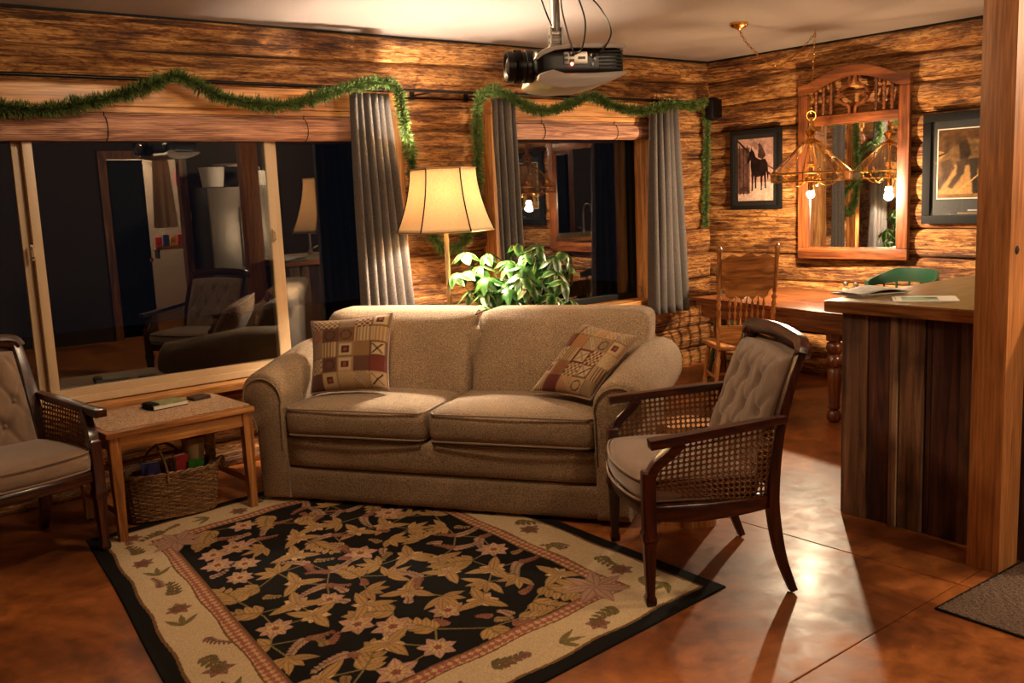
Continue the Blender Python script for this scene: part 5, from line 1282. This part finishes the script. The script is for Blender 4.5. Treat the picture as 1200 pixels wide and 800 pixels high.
for k, c in enumerate(((200, 40, 30), (60, 90, 150), (220, 150, 50), (180, 50, 40))):
    b_ = thing('food_packet', ('red', 'blue', 'orange', 'brick-red')[k]+' printed food packet on the shelf inside the doorway', 'packet', (4.02+.10*k, -2.0, 1.12), 0, 'packets on the doorway shelf'); MB().rbox(-.04, .04, -.03, .03, 0, .15+.03*(k % 2), .008, 4).build('pack', plain('packet_%d' % k, rgb(*c), .5, var=.5, vs=20), b_); MB().bb(-.041, .041, -.005, .005, .145+.03*(k % 2), .16+.03*(k % 2)).build('crimp', 'paper', b_)
lamp_u = thing('utility_bulb', 'bare bulb fitting on the ceiling of the room beyond the doorway', 'lamp', (3.800, -2.3, ZC))
MB().lathe([(.05, 0), (.05, -.02), (.02, -.04), (.02, -.07)], 16).build('socket', 'white', lamp_u); MB().lathe([(.018, -.07), (.035, -.11), (.03, -.14), (.001, -.155)], 14).build('bulb', emit('utility_glow', (1, .8, .55, 1), 12), lamp_u)
lamp_light('utility_light', (3.80, -2.3, ZC-.2), 130, WARM, .04)
fg = thing('refrigerator', 'stainless two-door refrigerator reflected in the wide window', 'refrigerator', (4.290, -1.26, 0))
MB().bb(0, .90, 0, .70, .02, 1.90).build('cabinet', 'iron', fg, bevel=.006)
for x in (.0, .455):
    d_o = MB().bb(x+.003, x+.442, .705, .76, .10, 1.89).build('door', 'steel', fg, bevel=.01); hx = x+.40 if x == 0 else x+.05
    MB().tube(crom([(hx, .76, 1.62), (hx, .81, 1.58), (hx, .81, .95), (hx, .76, .9)], 5), .012, 8).build('handle', 'steel', d_o)
MB().bb(.02, .88, .70, .72, .02, .09).build('kick_plate', 'black', fg)
t = thing('storage_bin', 'white slatted bin on top of the refrigerator', 'bin', (4.470, -.85, 1.902)); MB().lathe([(.001, 0), (.13, 0), (.16, .24), (.165, .25), (.155, .25), (.125, .012), (.001, .012)], 24).build('tub', 'white', t); MB().tube([(.163*math.cos(a), .163*math.sin(a), .24) for a in [i*PI/12 for i in range(24)]], .008, 6, closed=True).build('rim', 'white', t)
t = thing('serving_tray', 'white oval tray balanced over the things on the refrigerator', 'tray', (4.770, -.83, 2.16)); MB().lathe([(.001, 0), (.15, .0), (.22, .03), (.225, .032), (.15, .008), (.001, .008)], 28, T=Matrix.Scale(1.3, 4, (1, 0, 0))).build('dish', 'white', t); MB().lathe([(.20, -.004), (.19, .0)], 24).build('foot', 'white', t)
t = thing('paper_bag', 'white handled bag on top of the refrigerator', 'bag', (5.06, -.83, 1.902)); MB().rbox(-.10, .10, -.06, .06, 0, .20, .012, 5).build('bag_body', 'paper', t); MB().tube(crom([(-.05, 0, .20), (-.03, 0, .245), (.03, 0, .245), (.05, 0, .20)], 5), .004, 6).build('handle', 'paper', t)
t = thing('light_switch', 'white wall switch plate between doorway and refrigerator', 'switch', (4.255, YS+.0, 1.55), 0); MB().bb(-.035, .035, .001, .010, -.055, .055).build('plate', 'white', t, bevel=.002); MB().bb(-.008, .008, .010, .018, -.015, .015).build('rocker', 'white', t)
sh_ = thing('kitchen_shelf', 'open kitchen shelving holding glasses by the log wall', 'shelf', (5.400, -1.28, .0)); 
for s in (0, .72): MB().bb(s, s+.02, 0, .26, .02, 2.15).build('side_panel', 'pine_z', sh_)
for z in (.35, .75, 1.08, 1.42, 1.75, 2.0): MB().bb(.021, .719, .005, .255, z-.02, z).build('shelf_board', 'pine_x', sh_)
for zi, z in enumerate((2.0, 1.75)):
    for k in range(7):
        t = thing('drinking_glass', ('stemmed glass standing on the top kitchen shelf', 'tumbler standing on the second kitchen shelf')[zi], 'glass', (5.47+.095*k, -1.12+.05*(k % 2), z+.001), 0, ('glasses on the top shelf', 'tumblers on the second shelf')[zi])
        MB().lathe([(.03, 0), (.004, .006), (.004, .06), (.03, .09), (.034, .13), (.028, .15)] if zi == 0 else [(.028, 0), (.033, .12)], 16, cap=False).build('bowl', 'clear', t); MB().lathe([(.001, .0), (.03, .001), (.001, .004)], 14, cap=False).build('foot', 'clear', t)
for zi, z in enumerate((1.42, 1.08)):
    for k in range(6):
        t = thing('spice_jar', ('lidded jar of red-brown contents on the middle kitchen shelf', 'dark lidded jar on the lower kitchen shelf')[zi], 'jar', (5.48+.11*k, -1.12, z+.001), 0, ('jars on the middle shelf', 'jars on the lower shelf')[zi]); MB().lathe([(.03, 0), (.033, .01), (.033, .10), (.025, .115)], 16).build('jar', plain('jar_%d_%d' % (zi, k), rgb(150-10*k, 50+8*k, 30) if zi == 0 else rgb(60+10*k, 54, 40), .3), t); MB().lathe([(.027, .115), (.027, .135)], 16).build('lid', 'iron', t)
t = thing('kitchen_faucet', 'tall gooseneck kitchen faucet rising from the countertop', 'faucet', tuple(bt @ Vector((1.0, -.85, BT+.001)))); MB().lathe([(.03, 0), (.028, .03), (.018, .05)], 18).build('base', 'steel', t); MB().tube(crom([(0, 0, .04), (0, 0, .28), (0, .03, .37), (0, .10, .40), (0, .17, .37), (0, .19, .29)], 6), .013, 10).build('spout', 'steel', t); MB().tube([(.03, 0, .06), (.09, 0, .09)], .007, 8).build('lever', 'steel', t)
# unseen ceiling lights, added to lift the general brightness of the rooms
def flush(label, loc, watts):
    t = thing('added_ceiling_light', label, 'lamp', loc, 0, 'added flush ceiling lights'); MB().lathe([(.17, 0), (.17, -.02), (.16, -.025)], 32).build('pan', 'antique', t)
    MB().lathe([(.155, -.025), (.15, -.05), (.11, -.085), (.05, -.10), (.001, -.104)], 32, cap=False).build('diffuser', emit('fill_diffuser_glow', (1, .8, .55, 1), 3), t)
    lamp_light('added_fill_light', (loc[0], loc[1], loc[2]-.20), watts, AMBER, .10)
    return t
flush('added out-of-frame round flush fill light over the kitchen', (5.35, .35, ZC), KITCH_FILL_W)  # added fill from the kitchen side, fixture out of view
flush('added out-of-frame round flush fill light near the entry behind the post', (2.4, .2, ZC), ENTRY_FILL_W)  # added fill that brightens the post and bar front
flush('added out-of-frame round flush fill light over the rug', (2.15, 3.5, ZC), ROOM_FILL_W)  # added overhead fill for sofa back, seat and rug
